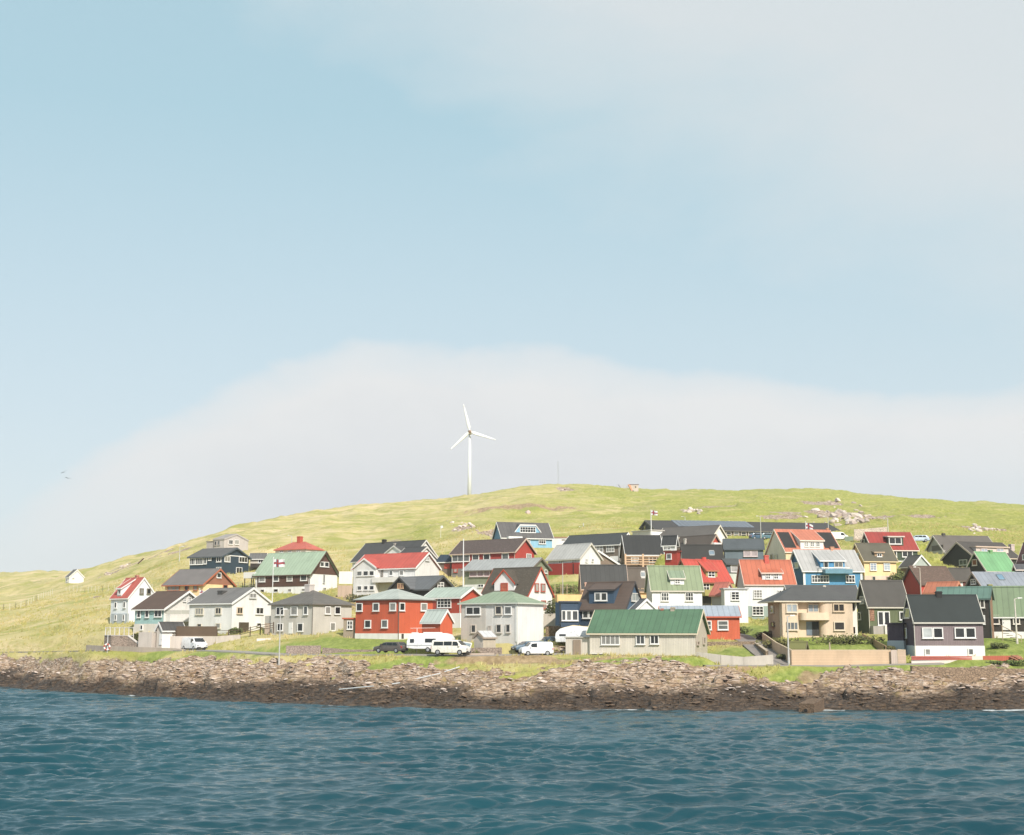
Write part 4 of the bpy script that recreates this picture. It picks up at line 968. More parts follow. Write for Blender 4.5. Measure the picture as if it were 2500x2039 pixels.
for (px, py, d, rx, ry) in ((1240,1612,173,8,2.2),(1185,1606,174.5,3,1.5),(1730,1640,165.5,5,3.5),(1780,1632,166,4,2),(2050,1655,162,6,2),(1420,1612,171,6,1.6),(880,1470,232,9,6),(1160,1612,173,5,1.5),(845,1450,245,5,6),(1280,1250,430,20,8),(1480,1310,300,10,4)):
    p = at(px, py, d); dd = np.hypot((XX - p.x) / rx, (YY - p.y) / ry) + fbm(XX * .5, YY * .5, 67, 4) * 1.3
    earth = np.maximum(earth, 1 - sstep((dd - .75) / .3))
# ground material
m, t, p = new_mat('ground_cover')
geo = t.node('ShaderNodeNewGeometry'); pos = geo.outputs['Position']
def attr(n):
    a = t.node('ShaderNodeAttribute'); a.attribute_name = n; return a.outputs['Fac']
n_big = t.noise(t.mapping(pos, (1, .6, 1.4)), .018, 5, .6, .4)
n_mid = t.noise(t.mapping(pos, (1, .45, 2.0), (0, 0, .12)), .11, 6, .65, .5)
n_fine = t.noise(t.mapping(pos, (1, .5, 1.0)), 1.1, 6, .75)
n_vf = t.noise(pos, 5.0, 4, .8)
dry = t.ramp(n_mid, [(.30, (.32,.30,.085,1)), (.45, (.46,.40,.15,1)), (.58, (.57,.47,.23,1)), (.72, (.68,.53,.33,1))])
green = t.ramp(n_fine, [(.30, (.17,.19,.025,1)), (.5, (.31,.32,.055,1)), (.70, (.47,.44,.12,1))])
lawn = t.ramp(n_fine, [(.30, (.13,.18,.025,1)), (.5, (.22,.28,.05,1)), (.70, (.36,.40,.10,1))])
sx = t.node('ShaderNodeSeparateXYZ'); t.link(pos, sx.inputs[0])
# the seaward left slope is drier, the town and the right-hand slope greener
gx = t.math('MULTIPLY', t.math('ADD', sx.outputs[0], 70), .0045, True)
fac = t.ramp(t.math('ADD', t.math('ADD', t.math('MULTIPLY', n_big, .9), t.math('MULTIPLY', n_mid, .6)), t.math('MULTIPLY', gx, .48)), [(.80, 0.0), (1.08, 1.0)])
gr = t.mix(fac, dry, green)
gr = t.mix(t.ramp(n_fine, [(.50, 0.0), (.72, .45)]), gr, (.56,.47,.27,1))
gr = t.mix(t.ramp(n_vf, [(.5, 0.0), (.8, .35)]), gr, (.10,.12,.02,1))
gr = t.mix(t.ramp(t.noise(t.mapping(pos, (1, .3, 2.5)), .3, 5, .7, .8), [(.60, 0.0), (.70, .65)]), gr, (.34,.20,.085,1))
band = t.noise(t.mapping(pos, (.16, .5, 1.6), (0, .22, .1)), .16, 5, .62, .9)
gr = t.mix(t.math('MULTIPLY', t.ramp(band, [(.52, 0.0), (.66, .55)]), t.math('SUBTRACT', 1.0, t.math('MULTIPLY', fac, .5))), gr, (.72,.55,.33,1))
gr = t.mix(t.ramp(t.noise(t.mapping(pos, (.3, .8, 2.0), (0, .2, .1), (40, 9, 3)), .13, 6, .66, .8), [(.52, 0.0), (.62, .75)]), gr, (.27,.29,.045,1))
gr = t.mix(t.math('MULTIPLY', attr('lawn'), .9), gr, lawn)
soil = t.ramp(n_fine, [(.3, (.20,.12,.06,1)), (.7, (.50,.34,.22,1))])
gr = t.mix(t.math('MULTIPLY', attr('earth'), .85), gr, soil)
rk1 = t.noise(t.mapping(pos, (1, 1, 2.2), (0, .35, .4)), .55, 8, .72, .6)
rk2 = t.noise(t.mapping(pos, (.55, 1.4, 3.2), (0, -.35, .3)), 1.9, 9, .78, .35)
rkc = t.ramp(rk1, [(.30, (.20,.122,.070,1)), (.43, (.32,.212,.130,1)), (.54, (.43,.312,.212,1)), (.68, (.60,.48,.37,1))])
rkc = t.mix(t.ramp(rk2, [(.40, .85), (.49, 0.0)]), rkc, (.10,.062,.040,1))
rkc = t.mix(t.ramp(rk2, [(.53, 0.0), (.62, .8)]), rkc, (.70,.60,.53,1))
rkc = t.mix(t.ramp(t.noise(pos, .5, 6, .7), [(.56, 0.0), (.66, .7)]), rkc, (.30,.22,.07,1))
vo = t.node('ShaderNodeTexVoronoi', feature='DISTANCE_TO_EDGE', ins={'Scale': .9}); 
t.link(t.mapping(t.mapping(pos, (.45, 1.3, 2.0), (0, .3, .42)), (1, 1, 1)), vo.inputs['Vector'])
crk = t.ramp(vo.outputs['Distance'], [(.0, 1.0), (.07, 0.0)])
rkc = t.mix(t.math('MULTIPLY', crk, .55), rkc, (.06,.045,.035,1))
palef = t.math('MULTIPLY', t.ramp(t.math('ADD', t.math('MULTIPLY', sx.outputs[2], .13), t.math('MULTIPLY', t.math('SUBTRACT', rk1, .5), 1.2)), [(.34, 0.0), (.74, 1.0)]), t.ramp(rk2, [(.49, 0.0), (.60, .55)]))
rkc = t.mix(palef, rkc, (.74,.64,.57,1))
wetc = t.ramp(rk2, [(.40, (.012,.009,.007,1)), (.51, (.046,.029,.017,1)), (.63, (.15,.092,.050,1))])
wetf = t.ramp(t.math('ADD', attr('wet'), t.math('MULTIPLY', t.math('SUBTRACT', rk1, .5), .9)), [(.20, 0.0), (.62, .96)])
rkc = t.mix(wetf, rkc, wetc)
rfac = t.ramp(t.math('ADD', attr('rock'), t.math('MULTIPLY', t.math('SUBTRACT', n_fine, .5), .7)), [(.38, 0.0), (.56, 1.0)])
t.link(t.mix(rfac, gr, rkc), p.inputs['Base Color'])
rg = t.ramp(wetf, [(0, .92), (1, .45)]); t.link(rg, p.inputs['Roughness'])
bh = t.math('ADD', t.math('MULTIPLY', rk2, .8), t.math('MULTIPLY', crk, -.4)); bh = t.mix(rfac, t.math('ADD', n_fine, t.math('MULTIPLY', n_vf, .5)), bh)
bp = t.node('ShaderNodeBump', ins={'Strength': .9, 'Distance': .35}); t.link(bh, bp.inputs['Height']); t.link(bp.outputs[0], p.inputs['Normal'])
GMAT = m
ground = grid_mesh('ground', XX, YY, ZZ, [GMAT], dict(rock=RM, lawn=LM, wet=WET, earth=earth))
tag(ground, 'grassy hillside above a rocky shore', None, None, 'structure')
def gz(x, y):
    z, _ = terrain(np.array([x], float), np.array([y], float)); return float(z[0])
def strip(name, P3, hw, m, lift=.1, kind='structure'):
    # resample and lay just above the levelled ground
    b = MB(); P_ = [Vector(p) for p in P3]; out = []
    for a, c in zip(P_[:-1], P_[1:]):
        n = max(1, int((c - a).length / 2))
        for k in range(n): out.append(a.lerp(c, k / n))
    out.append(P_[-1]); L, R_ = [], []
    for i, q in enumerate(out):
        d = (out[min(i + 1, len(out) - 1)] - out[max(i - 1, 0)]); d.z = 0; d.normalize(); nrm = Vector((-d.y, d.x, 0))
        L.append(q + nrm * hw + Vector((0, 0, lift))); R_.append(q - nrm * hw + Vector((0, 0, lift)))
    n = len(out)
    vs = L + R_ + [v - Vector((0, 0, .5)) for v in L] + [v - Vector((0, 0, .5)) for v in R_]
    fs = [(i, i + 1, n + i + 1, n + i) for i in range(n - 1)] + [(n + i, n + i + 1, 3 * n + i + 1, 3 * n + i) for i in range(n - 1)] + [(i, i + 1, 2 * n + i + 1, 2 * n + i) for i in range(n - 1)]
    b.add(vs, fs, m); o = b.build(name); o['kind'] = kind; return o
asph = mat('felt', (168, 160, 150))
strip('road', ROAD, 2.3, asph, .16); strip('promenade_road', ROAD2, 1.3, asph, .14); strip('side_lane', LANE, 1.6, mat('felt', (150, 140, 132)), .14)

# long grass: real tufts on the slopes and banks
rt = np.random.RandomState(12); NT_ = 62000
tu = rt.uniform(-.43, .43, NT_); tY = 160 + 190 * rt.rand(NT_) ** 1.25; tX = tu * tY
cl = fbm(tX * .12, tY * .12, 201, 4) + rt.rand(NT_) * .35
k = cl > .12; tX, tY = tX[k], tY[k]
tz, tr = terrain(tX, tY)
inside = np.zeros(len(tX), bool)
for (cx, cy, rot, wx, wy, z) in PADS:
    dx, dy = tX - cx, tY - cy; lx = dx * math.cos(rot) + dy * math.sin(rot); ly = -dx * math.sin(rot) + dy * math.cos(rot)
    inside |= (lx > -.6) & (lx < wx + .6) & (ly > -.6) & (ly < wy + .6)
for P3, hw in ((ROAD, 2.6), (ROAD2, 1.6), (LANE, 1.9)):
    d_, _ = seg_dist(tX, tY, P3); inside |= d_ < hw
k = (tr < .35) & ~inside & (lawnmask(tX, tY) < .4) & (tz > 2.0); tX, tY, tz = tX[k], tY[k], tz[k]
nt = len(tX); B = 5; hgt = rt.uniform(.22, .55, nt)
ang = rt.uniform(0, 6.28, (nt, B)); r_ = rt.uniform(0, .16, (nt, B)); wd = rt.uniform(.035, .08, (nt, B)); ln = rt.uniform(-.22, .22, (nt, B, 2)) + [.10, -.05]
bx = tX[:, None] + np.cos(ang) * r_; by = tY[:, None] + np.sin(ang) * r_; a2 = rt.uniform(0, 3.14, (nt, B))
V = np.stack([np.stack([bx - np.cos(a2) * wd, by - np.sin(a2) * wd, tz[:, None] - .05 + 0 * bx], -1), np.stack([bx + np.cos(a2) * wd, by + np.sin(a2) * wd, tz[:, None] - .05 + 0 * bx], -1),
              np.stack([bx + ln[..., 0], by + ln[..., 1], tz[:, None] + hgt[:, None] * rt.uniform(.6, 1.1, (nt, B))], -1)], 2).reshape(-1, 3).astype(np.float32)
me = bpy.data.meshes.new('long_grass'); me.vertices.add(len(V)); me.vertices.foreach_set('co', V.ravel()); me.loops.add(len(V)); me.loops.foreach_set('vertex_index', np.arange(len(V), dtype=np.int32))
me.polygons.add(len(V) // 3); me.polygons.foreach_set('loop_start', np.arange(0, len(V), 3, dtype=np.int32)); me.update(calc_edges=True)
m, t, p = new_mat('grass_blades'); pos = t.node('ShaderNodeNewGeometry').outputs['Position']
gn = t.noise(t.mapping(pos, (1, .6, 1)), .12, 5, .65, .4); g2 = t.noise(pos, 2.5, 3, .7)
c1 = t.ramp(gn, [(.34, (.36,.37,.09,1)), (.46, (.50,.45,.16,1)), (.60, (.62,.51,.25,1))]); c1 = t.mix(t.math('MULTIPLY', g2, .3), c1, (.24,.22,.06,1))
t.link(c1, p.inputs['Base Color']); p.inputs['Roughness'].default_value = .9; p.inputs['Transmission Weight'].default_value = 0
me.materials.append(m); o = bpy.data.objects.new('long_grass', me); COL.objects.link(o); tag(o, 'long tufted grass on the slopes and banks', 'grass', None, 'stuff')

# ================================================================== sea
su = np.linspace(-.8, .8, 1500)
yy = [20.0]
while yy[-1] < 262: yy.append(yy[-1] + max(.09, min(.36, yy[-1] * .0016)))
yy = np.array(yy); U, SY = np.meshgrid(su, yy, indexing='ij'); SX = U * SY
rng = np.random.RandomState(4); SZ = np.zeros_like(SX)
DYR = np.gradient(yy)[None, :] * np.ones_like(SX)
for k in range(110):
    lam = .50 * (9 / .50) ** (rng.rand() ** 1.5); a = .0110 * lam ** .90 * (.5 + rng.rand())
    th = math.radians(-84) + rng.randn() * .36; kk = 2 * math.pi / lam
    ph = (SX * math.cos(th) + SY * math.sin(th)) * kk + rng.rand() * 6.28 + vnoise(SX / (lam * 4), SY / (lam * 3), k) * 3.6
    att = np.clip((lam / DYR - 2.2) / 3, 0, 1)
    if k % 3 == 0: s = 1 - 2 * np.abs(np.sin(ph / 2)) ** 1.3
    else: s = np.sin(ph) + .3 * np.cos(2 * ph)
    SZ += a * att * s
SZ *= .85 + .9 * vnoise(SX * .06, SY * .05, 99)
SZ = .42 * np.tanh(SZ / .42)
GZ = bilin(Z0, U, np.maximum(SY, 120)); GZ = np.where(SY < 121, -5, GZ)
calm = sstep((-GZ) / 1.6) * .6 + .4
SZ = SZ * calm
foam = np.exp(-((GZ + .05) / .36) ** 2) * sstep((fbm(SX * .45, SY * .5, 101, 5) - .03) * 9) * .8
m, t, p = new_mat('sea_water')
pos = t.node('ShaderNodeNewGeometry').outputs['Position']
a = t.node('ShaderNodeAttribute'); a.attribute_name = 'foam'
nb = t.noise(t.mapping(pos, (1, .5, 1)), .05, 3, .6)
wc = t.ramp(nb, [(.35, (.004,.040,.056,1)), (.65, (.008,.056,.074,1))])
ff = t.ramp(t.math('MULTIPLY', a.outputs['Fac'], t.math('MULTIPLY', t.noise(pos, 3.2, 6, .8), 1.9)), [(.30, 0.0), (.75, .9)])
t.link(t.mix(ff, wc, (.60,.63,.64,1)), p.inputs['Base Color'])
t.link(t.ramp(ff, [(0, .10), (1, .8)]), p.inputs['Roughness']); p.inputs['IOR'].default_value = 1.333
f1 = t.noise(t.mapping(pos, (.55, 1.5, 1), (0, 0, .12)), 2.2, 6, .62, .3)
f2 = t.noise(t.mapping(pos, (.7, 1.5, 1), (0, 0, -.2)), 7.0, 4, .6)
bp = t.node('ShaderNodeBump', ins={'Strength': .6, 'Distance': .06}); t.link(t.math('ADD', f1, t.math('MULTIPLY', f2, .22)), bp.inputs['Height']); t.link(bp.outputs[0], p.inputs['Normal'])
sea = grid_mesh('sea', SX, SY, SZ, [m], dict(foam=foam))
tag(sea, 'choppy teal sea in front of the village', None, None, 'structure')
sf = MB(); sf.add([(-1300,-400,-1.6),(1300,-400,-1.6),(1300,1150,-1.6),(-1300,1150,-1.6)], [(0,1,2,3)], m)
o = sf.build('sea_surface_far'); tag(o, 'open sea beyond the waves', None, None, 'structure')
# ================================================================== vehicles
GL = (44, 50, 52)
def vehicle(name, label, cat, px, py, Y, head, L, Wd, prof, belt, top, side, shield, rear, wheels, wr, col, lower=None, group=None, trim=None, lights=True, extra=None):
    """profile in metres, x forward from the rear bumper; side windows as quads in profile space"""
    p = at(px, py, Y); z = p.z
    root = empty(name, (p.x, p.y, z), label, cat, group)
    def hw(zz): return Wd / 2 * (1 - .13 * max(0, min(1, (zz - belt) / (top - belt))))
    cp = mat('carpaint', col); X0 = L / 2
    b = MB(); n = len(prof)
    l = [(x - X0, hw(zz), zz) for x, zz in prof]; r = [(x - X0, -hw(zz), zz) for x, zz in prof]
    b.prism(l, r, cp)
    body = b.build('body', root, (0, 0, 0), head)
    mod = body.modifiers.new('b', 'BEVEL'); mod.width = .09; mod.segments = 3; mod.limit_method = 'ANGLE'; mod.angle_limit = math.radians(25)
    for f in body.data.polygons: f.use_smooth = True
    gm = mat('glass', GL)
    for q in side:
        for s_ in (1, -1):
            b = MB(); b.prism([(x - X0, s_ * (hw(zz) - .02), zz) for x, zz in q], [(x - X0, s_ * (hw(zz) + .012), zz) for x, zz in q], gm)
            b.build('side_window', root, (0, 0, 0), head)
    for nm, q in (('windscreen', shield), ('rear_window', rear)):
        if not q: continue
        (x0, z0), (x1, z1) = q; d = Vector((z1 - z0, 0, -(x1 - x0))).normalized() * (.02 if True else 0)
        if (d.x > 0) != (nm == 'windscreen'): d = -d
        w0, w1 = hw(z0) * .88, hw(z1) * .86
        a = [(x0 - X0, w0, z0), (x0 - X0, -w0, z0), (x1 - X0, -w1, z1), (x1 - X0, w1, z1)]
        b = MB(); b.prism([tuple(Vector(v) - d) for v in a], [tuple(Vector(v) + d) for v in a], gm); b.build(nm, root, (0, 0, 0), head)
    for x in wheels:
        for s_ in (1, -1):
            b = MB(); b.tube((x - X0, s_ * (Wd / 2 - .20), wr), (x - X0, s_ * (Wd / 2 + .02), wr), wr, wr, mat('plain', (42, 42, 44)), 18)
            w_ = b.build('wheel', root, (0, 0, 0), head)
            b = MB(); b.tube((x - X0, s_ * (Wd / 2 + .021), wr), (x - X0, s_ * (Wd / 2 + .035), wr), wr * .62, wr * .58, mat('metal', (170, 172, 174)), 14)
            b.build('rim', w_)
    if lights:
        for s_ in (1, -1):
            b = MB(); b.box(X0 - .28, X0 + .015, s_ * (Wd / 2 - .42), s_ * (Wd / 2 - .06), belt * .62, belt * .80, mat('glass', (190, 194, 196))); b.build('headlight', root, (0, 0, 0), head)
            b = MB(); b.box(-X0 - .015, -X0 + .2, s_ * (Wd / 2 - .24), s_ * (Wd / 2 - .02), belt * .70, belt * 1.0, mat('carpaint', (190, 40, 34))); b.build('tail_light', root, (0, 0, 0), head)
        b = MB(); b.box(X0 - .12, X0 + .04, -Wd * .44, Wd * .44, .28, .52, mat('plain', trim or (60, 60, 62))); b.build('bumper', root, (0, 0, 0), head)
        b = MB(); b.box(-X0 - .04, -X0 + .1, -Wd * .44, Wd * .44, .32, .5, mat('plain', trim or (60, 60, 62))); b.build('bumper', root, (0, 0, 0), head)
        b = MB(); b.box(X0 + .041, X0 + .055, -.26, .26, .42, .54, mat('plain', (230, 230, 226))); b.build('number_plate', root, (0, 0, 0), head)
    for s_ in (1, -1):
        if lights:
            xm = shield[0][0] - .35; b = MB(); b.box(xm - X0 - .08, xm - X0 + .08, s_ * (Wd / 2 + .02), s_ * (Wd / 2 + .2), belt + .02, belt + .26, cp); b.build('mirror', root, (0, 0, 0), head)
    return root
VAN = [(0,.35),(.02,1.0),(.10,1.86),(.35,1.94),(3.35,1.93),(3.65,1.86),(4.15,1.30),(4.72,1.08),(4.90,.80),(4.90,.35),(4.30,.26),(.5,.26)]
vehicle('panel_van','white panel van facing right below the brown fence','van',474,1587.5,204,math.radians(-48),4.95,1.92,VAN,1.1,1.95,
        [[(3.0,1.18),(3.95,1.18),(3.60,1.72),(3.0,1.76)]],((4.28,1.28),(3.70,1.82)),None,(.9,3.95),.34,(238,238,238))
vehicle('minibus','cream white minibus with long side windows parked before the caravan','minibus',1101,1599,175,math.radians(-17),4.95,1.92,VAN,1.1,1.95,
        [[(.35,1.22),(1.7,1.22),(1.7,1.72),(.42,1.72)],[(1.78,1.22),(2.9,1.22),(2.9,1.74),(1.78,1.74)],[(3.0,1.2),(3.95,1.2),(3.60,1.72),(3.0,1.74)]],((4.28,1.28),(3.70,1.82)),None,(.95,4.0),.35,(240,234,222))
SV = [(0,.35),(.03,1.0),(.12,1.72),(.35,1.80),(2.75,1.80),(3.0,1.72),(3.45,1.22),(4.15,1.04),(4.32,.78),(4.34,.35),(3.9,.26),(.4,.26)]
vehicle('delivery_van','small white delivery van facing left beside the blue car','van',1309,1601,175.5,math.radians(193),4.34,1.82,SV,1.05,1.8,
        [[(2.25,1.12),(3.25,1.12),(2.95,1.60),(2.25,1.62)]],((3.52,1.22),(3.05,1.70)),None,(.85,3.5),.33,(236,238,242))
EST = [(0,.38),(.02,.85),(.20,1.05),(.55,1.40),(.85,1.48),(2.6,1.46),(2.95,1.38),(3.65,.98),(4.4,.84),(4.62,.66),(4.64,.36),(4.2,.24),(.4,.24)]
vehicle('estate_car','dark grey-brown estate car with red tail light left of the caravan','car',954,1594,181.5,math.radians(150),4.64,1.84,EST,.95,1.5,
        [[(.62,1.02),(1.45,1.02),(1.45,1.36),(.90,1.38)],[(1.52,1.02),(2.4,1.02),(2.4,1.36),(1.52,1.37)],[(2.47,1.02),(3.35,1.02),(2.85,1.33),(2.47,1.36)]],((3.62,1.0),(3.02,1.38)),((.22,1.06),(.56,1.40)),(.85,3.75),.33,(96,88,82))
vehicle('estate_car','metallic blue estate car half hidden behind the small white delivery van','car',1292,1592,180,math.radians(203),4.64,1.84,EST,.95,1.5,
        [[(.62,1.02),(1.45,1.02),(1.45,1.36),(.90,1.38)],[(1.52,1.02),(2.4,1.02),(2.4,1.36),(1.52,1.37)],[(2.47,1.02),(3.35,1.02),(2.85,1.33),(2.47,1.36)]],((3.62,1.0),(3.02,1.38)),((.22,1.06),(.56,1.40)),(.85,3.75),.33,(92,118,138))
vehicle('estate_car','dark blue car behind the white delivery van by the woodpile','car',1338,1580,187,math.radians(215),4.64,1.84,EST,.95,1.5,
        [[(.62,1.02),(1.45,1.02),(1.45,1.36),(.90,1.38)],[(1.52,1.02),(2.4,1.02),(2.4,1.36),(1.52,1.37)]],((3.62,1.0),(3.02,1.38)),((.22,1.06),(.56,1.40)),(.85,3.75),.33,(58,76,92))
vehicle('estate_car','pale blue car parked on the hill right of the dark red roof','car',2241,1324,281,math.radians(176),4.64,1.84,EST,.95,1.5,
        [[(.62,1.02),(1.45,1.02),(1.45,1.36),(.90,1.38)],[(1.52,1.02),(2.4,1.02),(2.4,1.36),(1.52,1.37)],[(2.47,1.02),(3.35,1.02),(2.85,1.33),(2.47,1.36)]],((3.62,1.0),(3.02,1.38)),((.22,1.06),(.56,1.40)),(.85,3.75),.33,(190,210,226))
vehicle('panel_van','white van parked at the right end of the long black school','van',2045,1320,305,math.radians(5),4.95,1.92,VAN,1.1,1.95,
        [[(3.0,1.18),(3.95,1.18),(3.60,1.72),(3.0,1.76)]],((4.28,1.28),(3.70,1.82)),None,(.9,3.95),.34,(238,238,238))
for i, (px, c, l) in enumerate(((1853,(70,104,134),'blue car parked before the black school, left of the lamp'),(1877,(84,126,140),'teal blue car parked before the black school, right of the lamp'))):
    vehicle('parked_car', l,'car',px,1317.5,300,math.radians(8),4.3,1.8,EST[:],.95,1.5,[[(.62,1.02),(3.3,1.02),(2.85,1.33),(.90,1.38)]],((3.62,1.0),(3.02,1.38)),None,(.85,3.6),.33,c)
CAR = [(0,.55),(.02,1.5),(.35,2.28),(.9,2.5),(5.2,2.52),(5.9,2.35),(6.3,1.8),(6.25,1.2),(6.0,.55),(4.2,.42),(1.0,.42)]
r = vehicle('caravan','white touring caravan parked behind the minibus under the red house','caravan',1052,1592,180.5,math.radians(-12),6.3,2.2,CAR,1.2,2.6,
        [[(.5,1.25),(1.05,1.25),(1.05,1.75),(.5,1.75)],[(2.6,1.3),(4.1,1.3),(4.1,1.8),(2.6,1.8)]],None,None,(3.0,),.33,(238,238,238),lights=False)
b = MB(); b.box(-3.1,3.1,-1.125,-1.09,.86,.98,mat('plain',(186,190,192))); b.build('side_stripe', r, (0,0,0), math.radians(-12))
b = MB(); b.box(-.9,1.4,-.7,.7,2.5,2.66,mat('plain',(228,228,226))); b.box(-2.6,-1.9,-.5,.5,2.5,2.62,mat('plain',(228,228,226))); b.build('roof_hatch', r, (0,0,0), math.radians(-12))
r = vehicle('caravan','old white caravan under yellow tarpaulin behind the bungalow porch','caravan',1408,1577,184,math.radians(172),6.0,2.3,[(0,.5),(0,1.5),(.3,2.2),(.9,2.55),(3.5,2.75),(5.2,2.35),(5.8,1.8),(5.9,1.2),(5.8,.5)],1.2,2.8,
        [[(4.4,1.35),(5.3,1.35),(5.3,1.6),(4.4,1.6)]],None,None,(3.0,),.33,(228,230,232),lights=False)
b = MB(); b.prism([(-1.8,-.9,2.58),(2.0,-.9,2.44),(.4,-.9,2.84)],[(-1.8,.9,2.58),(2.0,.9,2.44),(.4,.9,2.84)],mat('plain',(232,200,140))); b.build('tarpaulin', r, (0,0,0), math.radians(172))

# ================================================================== wind turbine, mast, hilltop hut
wm = mat('plain', (240, 242, 244))
T = at(1146, 1216, 690); T.z -= 2
root = empty('wind_turbine', T, 'tall white three-bladed wind turbine on the hill crest', 'wind turbine')
hubp = at(1147.5, 1056, 690) - T
b = MB(); b.tube((0,0,-2),(hubp.x*.2,0,hubp.z),1.12,.62,mat('plain',(236,238,240)),20); b.build('tower', root, smooth=True)
b = MB(); b.box(-.95,.95,-2.4,3.6,hubp.z-.9,hubp.z+1.0,mat('plain',(226,210,190))); o = b.build('nacelle', root); md = o.modifiers.new('b','BEVEL'); md.width=.35; md.segments=3
b = MB(); hc = Vector((hubp.x,-3.0,hubp.z)); b.tube(hc+Vector((0,.8,0)),hc+Vector((0,-.6,0)),.85,.72,mat('plain',(206,160,120)),16); b.tube(hc+Vector((0,-.6,0)),hc+Vector((0,-1.1,0)),.72,.2,mat('plain',(150,110,80)),16); b.build('hub', root)
for (tx, ty) in ((1131.5, 987), (1211, 1074), (1099, 1098)):
    tip = at(tx, ty, 687) - T; d = (tip - hc); d.y = 0; Ln = d.length; d.normalize(); nrm = Vector((-d.z, 0, d.x)); yv = Vector((0, 1, 0))
    b = MB(); prev = None
    for k, (f, ch, tk) in enumerate(((0.02,.42,.42),(.07,.5,.4),(.16,1.25,.24),(.3,1.15,.2),(.6,.8,.13),(.9,.46,.08),(1.0,.16,.04))):
        c = hc + d * Ln * f; tw = math.radians(24 * (1 - f)); a = nrm * math.cos(tw) + yv * math.sin(tw); q = yv * math.cos(tw) - nrm * math.sin(tw)
        ring = [c + a * ch * .75, c + a * ch * .2 + q * tk, c - a * ch * .9, c + a * ch * .2 - q * tk]
        ring = [c + a * ch * .8 * x_ + q * tk * y_ for x_, y_ in ((.9,0),(.6,.7),(.1,1),(-.5,.6),(-1.0,0),(-.5,-.6),(.1,-1),(.6,-.7))]
        if prev: b.prism(prev, ring, wm, caps=(f == 1.0))
        prev = ring
    b.build('blade', root, smooth=True)
p = at(1363, 1190, 660); root = empty('lattice_mast', p, 'thin faint lattice mast rising behind the hilltop', 'mast')
b = MB(); lm = mat('metal', (186, 190, 194)); hh = 13.5
for dx, dy in ((-.45,-.45),(.45,-.45),(0,.5)): b.tube((dx,dy,-3),(dx*.8,dy*.8,hh),.05,.05,lm,4)
for k in range(9):
    z0 = k*1.5; 
    for (a_, c_) in (((-.45,-.45),(.45,-.45)),((.45,-.45),(0,.5)),((0,.5),(-.45,-.45))): b.tube((a_[0],a_[1],z0),(c_[0]*.9,c_[1]*.9,z0+1.5),.025,.025,lm,3)
b.build('lattice', root)
p = at(1548, 1196, 600); z = gz(p.x, p.y); root = empty('hilltop_cabin', (p.x,p.y,z), 'tiny weathered cabin with orange side on the hill crest', 'cabin')
b = MB(); b.box(-1.6,1.9,-1.3,1.3,-.6,2.9,mat('planks',(206,186,170))); b.build('wall', root)
b = MB(); b.prism([(-2.2,-1.4,3.0),(2.2,-1.4,3.0),(2.2,-1.4,3.25),(-2.2,-1.4,3.25)],[(-2.2,1.4,3.2),(2.2,1.4,3.2),(2.2,1.4,3.45),(-2.2,1.4,3.45)],mat('plain',(120,84,66))); b.build('roof', root)
b = MB(); b.prism([(-2.9,-1.34,3.2),(-1.75,-1.34,3.2),(-.7,-1.34,.2),(-1.3,-1.34,.2)],[(-2.9,.6,3.2),(-1.75,.6,3.2),(-.7,.6,.2),(-1.3,.6,.2)],mat('plain',(226,150,106))); b.build('leaning_board', root)
b = MB(); b.box(.3,.9,-1.36,-1.30,1.6,2.4,mat('plain',(90,70,50))); b.build('window', root)
b = MB(); b.box(-.9,-.2,-1.5,-1.3,-.4,.3,mat('plain',(50,36,30))); b.build('hatch', root)
p = at(1528, 1192, 600); z = gz(p.x, p.y); root = empty('trellis_frame', (p.x,p.y,z), 'pale derelict frame of thin poles left of the hilltop cabin', 'frame')
b = MB()
for i in range(5): b.tube((-4+i*1.6,0,-.8),(-4.4+i*1.6,.2,2.3),.06,.06,mat('plain',(186,176,164)),4)
for zz in (.5,1.4,2.2): b.tube((-4.4,.1,zz),(2.4,.1,zz),.05,.05,mat('plain',(186,176,164)),4)
b.build('poles', root)
b = MB(); b.tube((-3.6,-.3,2.4),(-1.6,-.3,-.4),.1,.1,mat('plain',(70,64,60)),5); b.build('leaning_pole', root)

# ================================================================== flags and poles
def flag(root, x, z, L, Hh, ang=0, droop=0):
    ms = [mat('plain',(240,238,236)), mat('plain',(214,66,52)), mat('plain',(60,96,150))]
    b = MB(); nx, nz = 24, 17
    def pt(i, j):
        u = i / nx * L; v = j / nz * Hh
        return Vector((x + u * math.cos(ang), u * math.sin(ang) * .3 + .16 * math.sin(u * 4.5 + v) * min(1, u), z - droop * u * u / L + v + .05 * math.sin(u * 5)))
    for i in range(nx):
        for j in range(nz):
            u, v = (i + .5) / nx, (j + .5) / nz
            du, dv = abs(u - .34) * L, abs(v - .5) * Hh
            w = Hh * .085; m_ = ms[1] if (du < w or dv < w) else ms[2] if (du < w * 1.9 or dv < w * 1.9) else ms[0]
            b.add([pt(i,j),pt(i+1,j),pt(i+1,j+1),pt(i,j+1)],[(0,1,2,3)],m_)
    o = b.build('flag', root, smooth=True); md = o.modifiers.new('s','SOLIDIFY'); md.thickness = .02
    return o
def pole(name, label, cat, px, yb, yt, Y, r=.06, col=(226,226,226), group=None, ball=True, z=None):
    p = at(px, yb, Y); zb = gz(p.x, p.y) - .2; zt = zat(yt, Y)
    root = empty(name, (p.x,p.y,zb), label, cat, group)
    b = MB(); b.tube((0,0,0),(0,0,zt-zb),r,r*.6,mat('plain',col),10); b.build('pole', root, smooth=False)
    if ball: b = MB(); b.tube((0,0,zt-zb),(0,0,zt-zb+.16),.11,.05,mat('plain',col),8); b.build('finial', root)
    return root, zt - zb
r, hh = pole('flagpole','white flagpole flying a red cross flag before the green-roofed brown house','flagpole',665,1456,1362,236,.09)
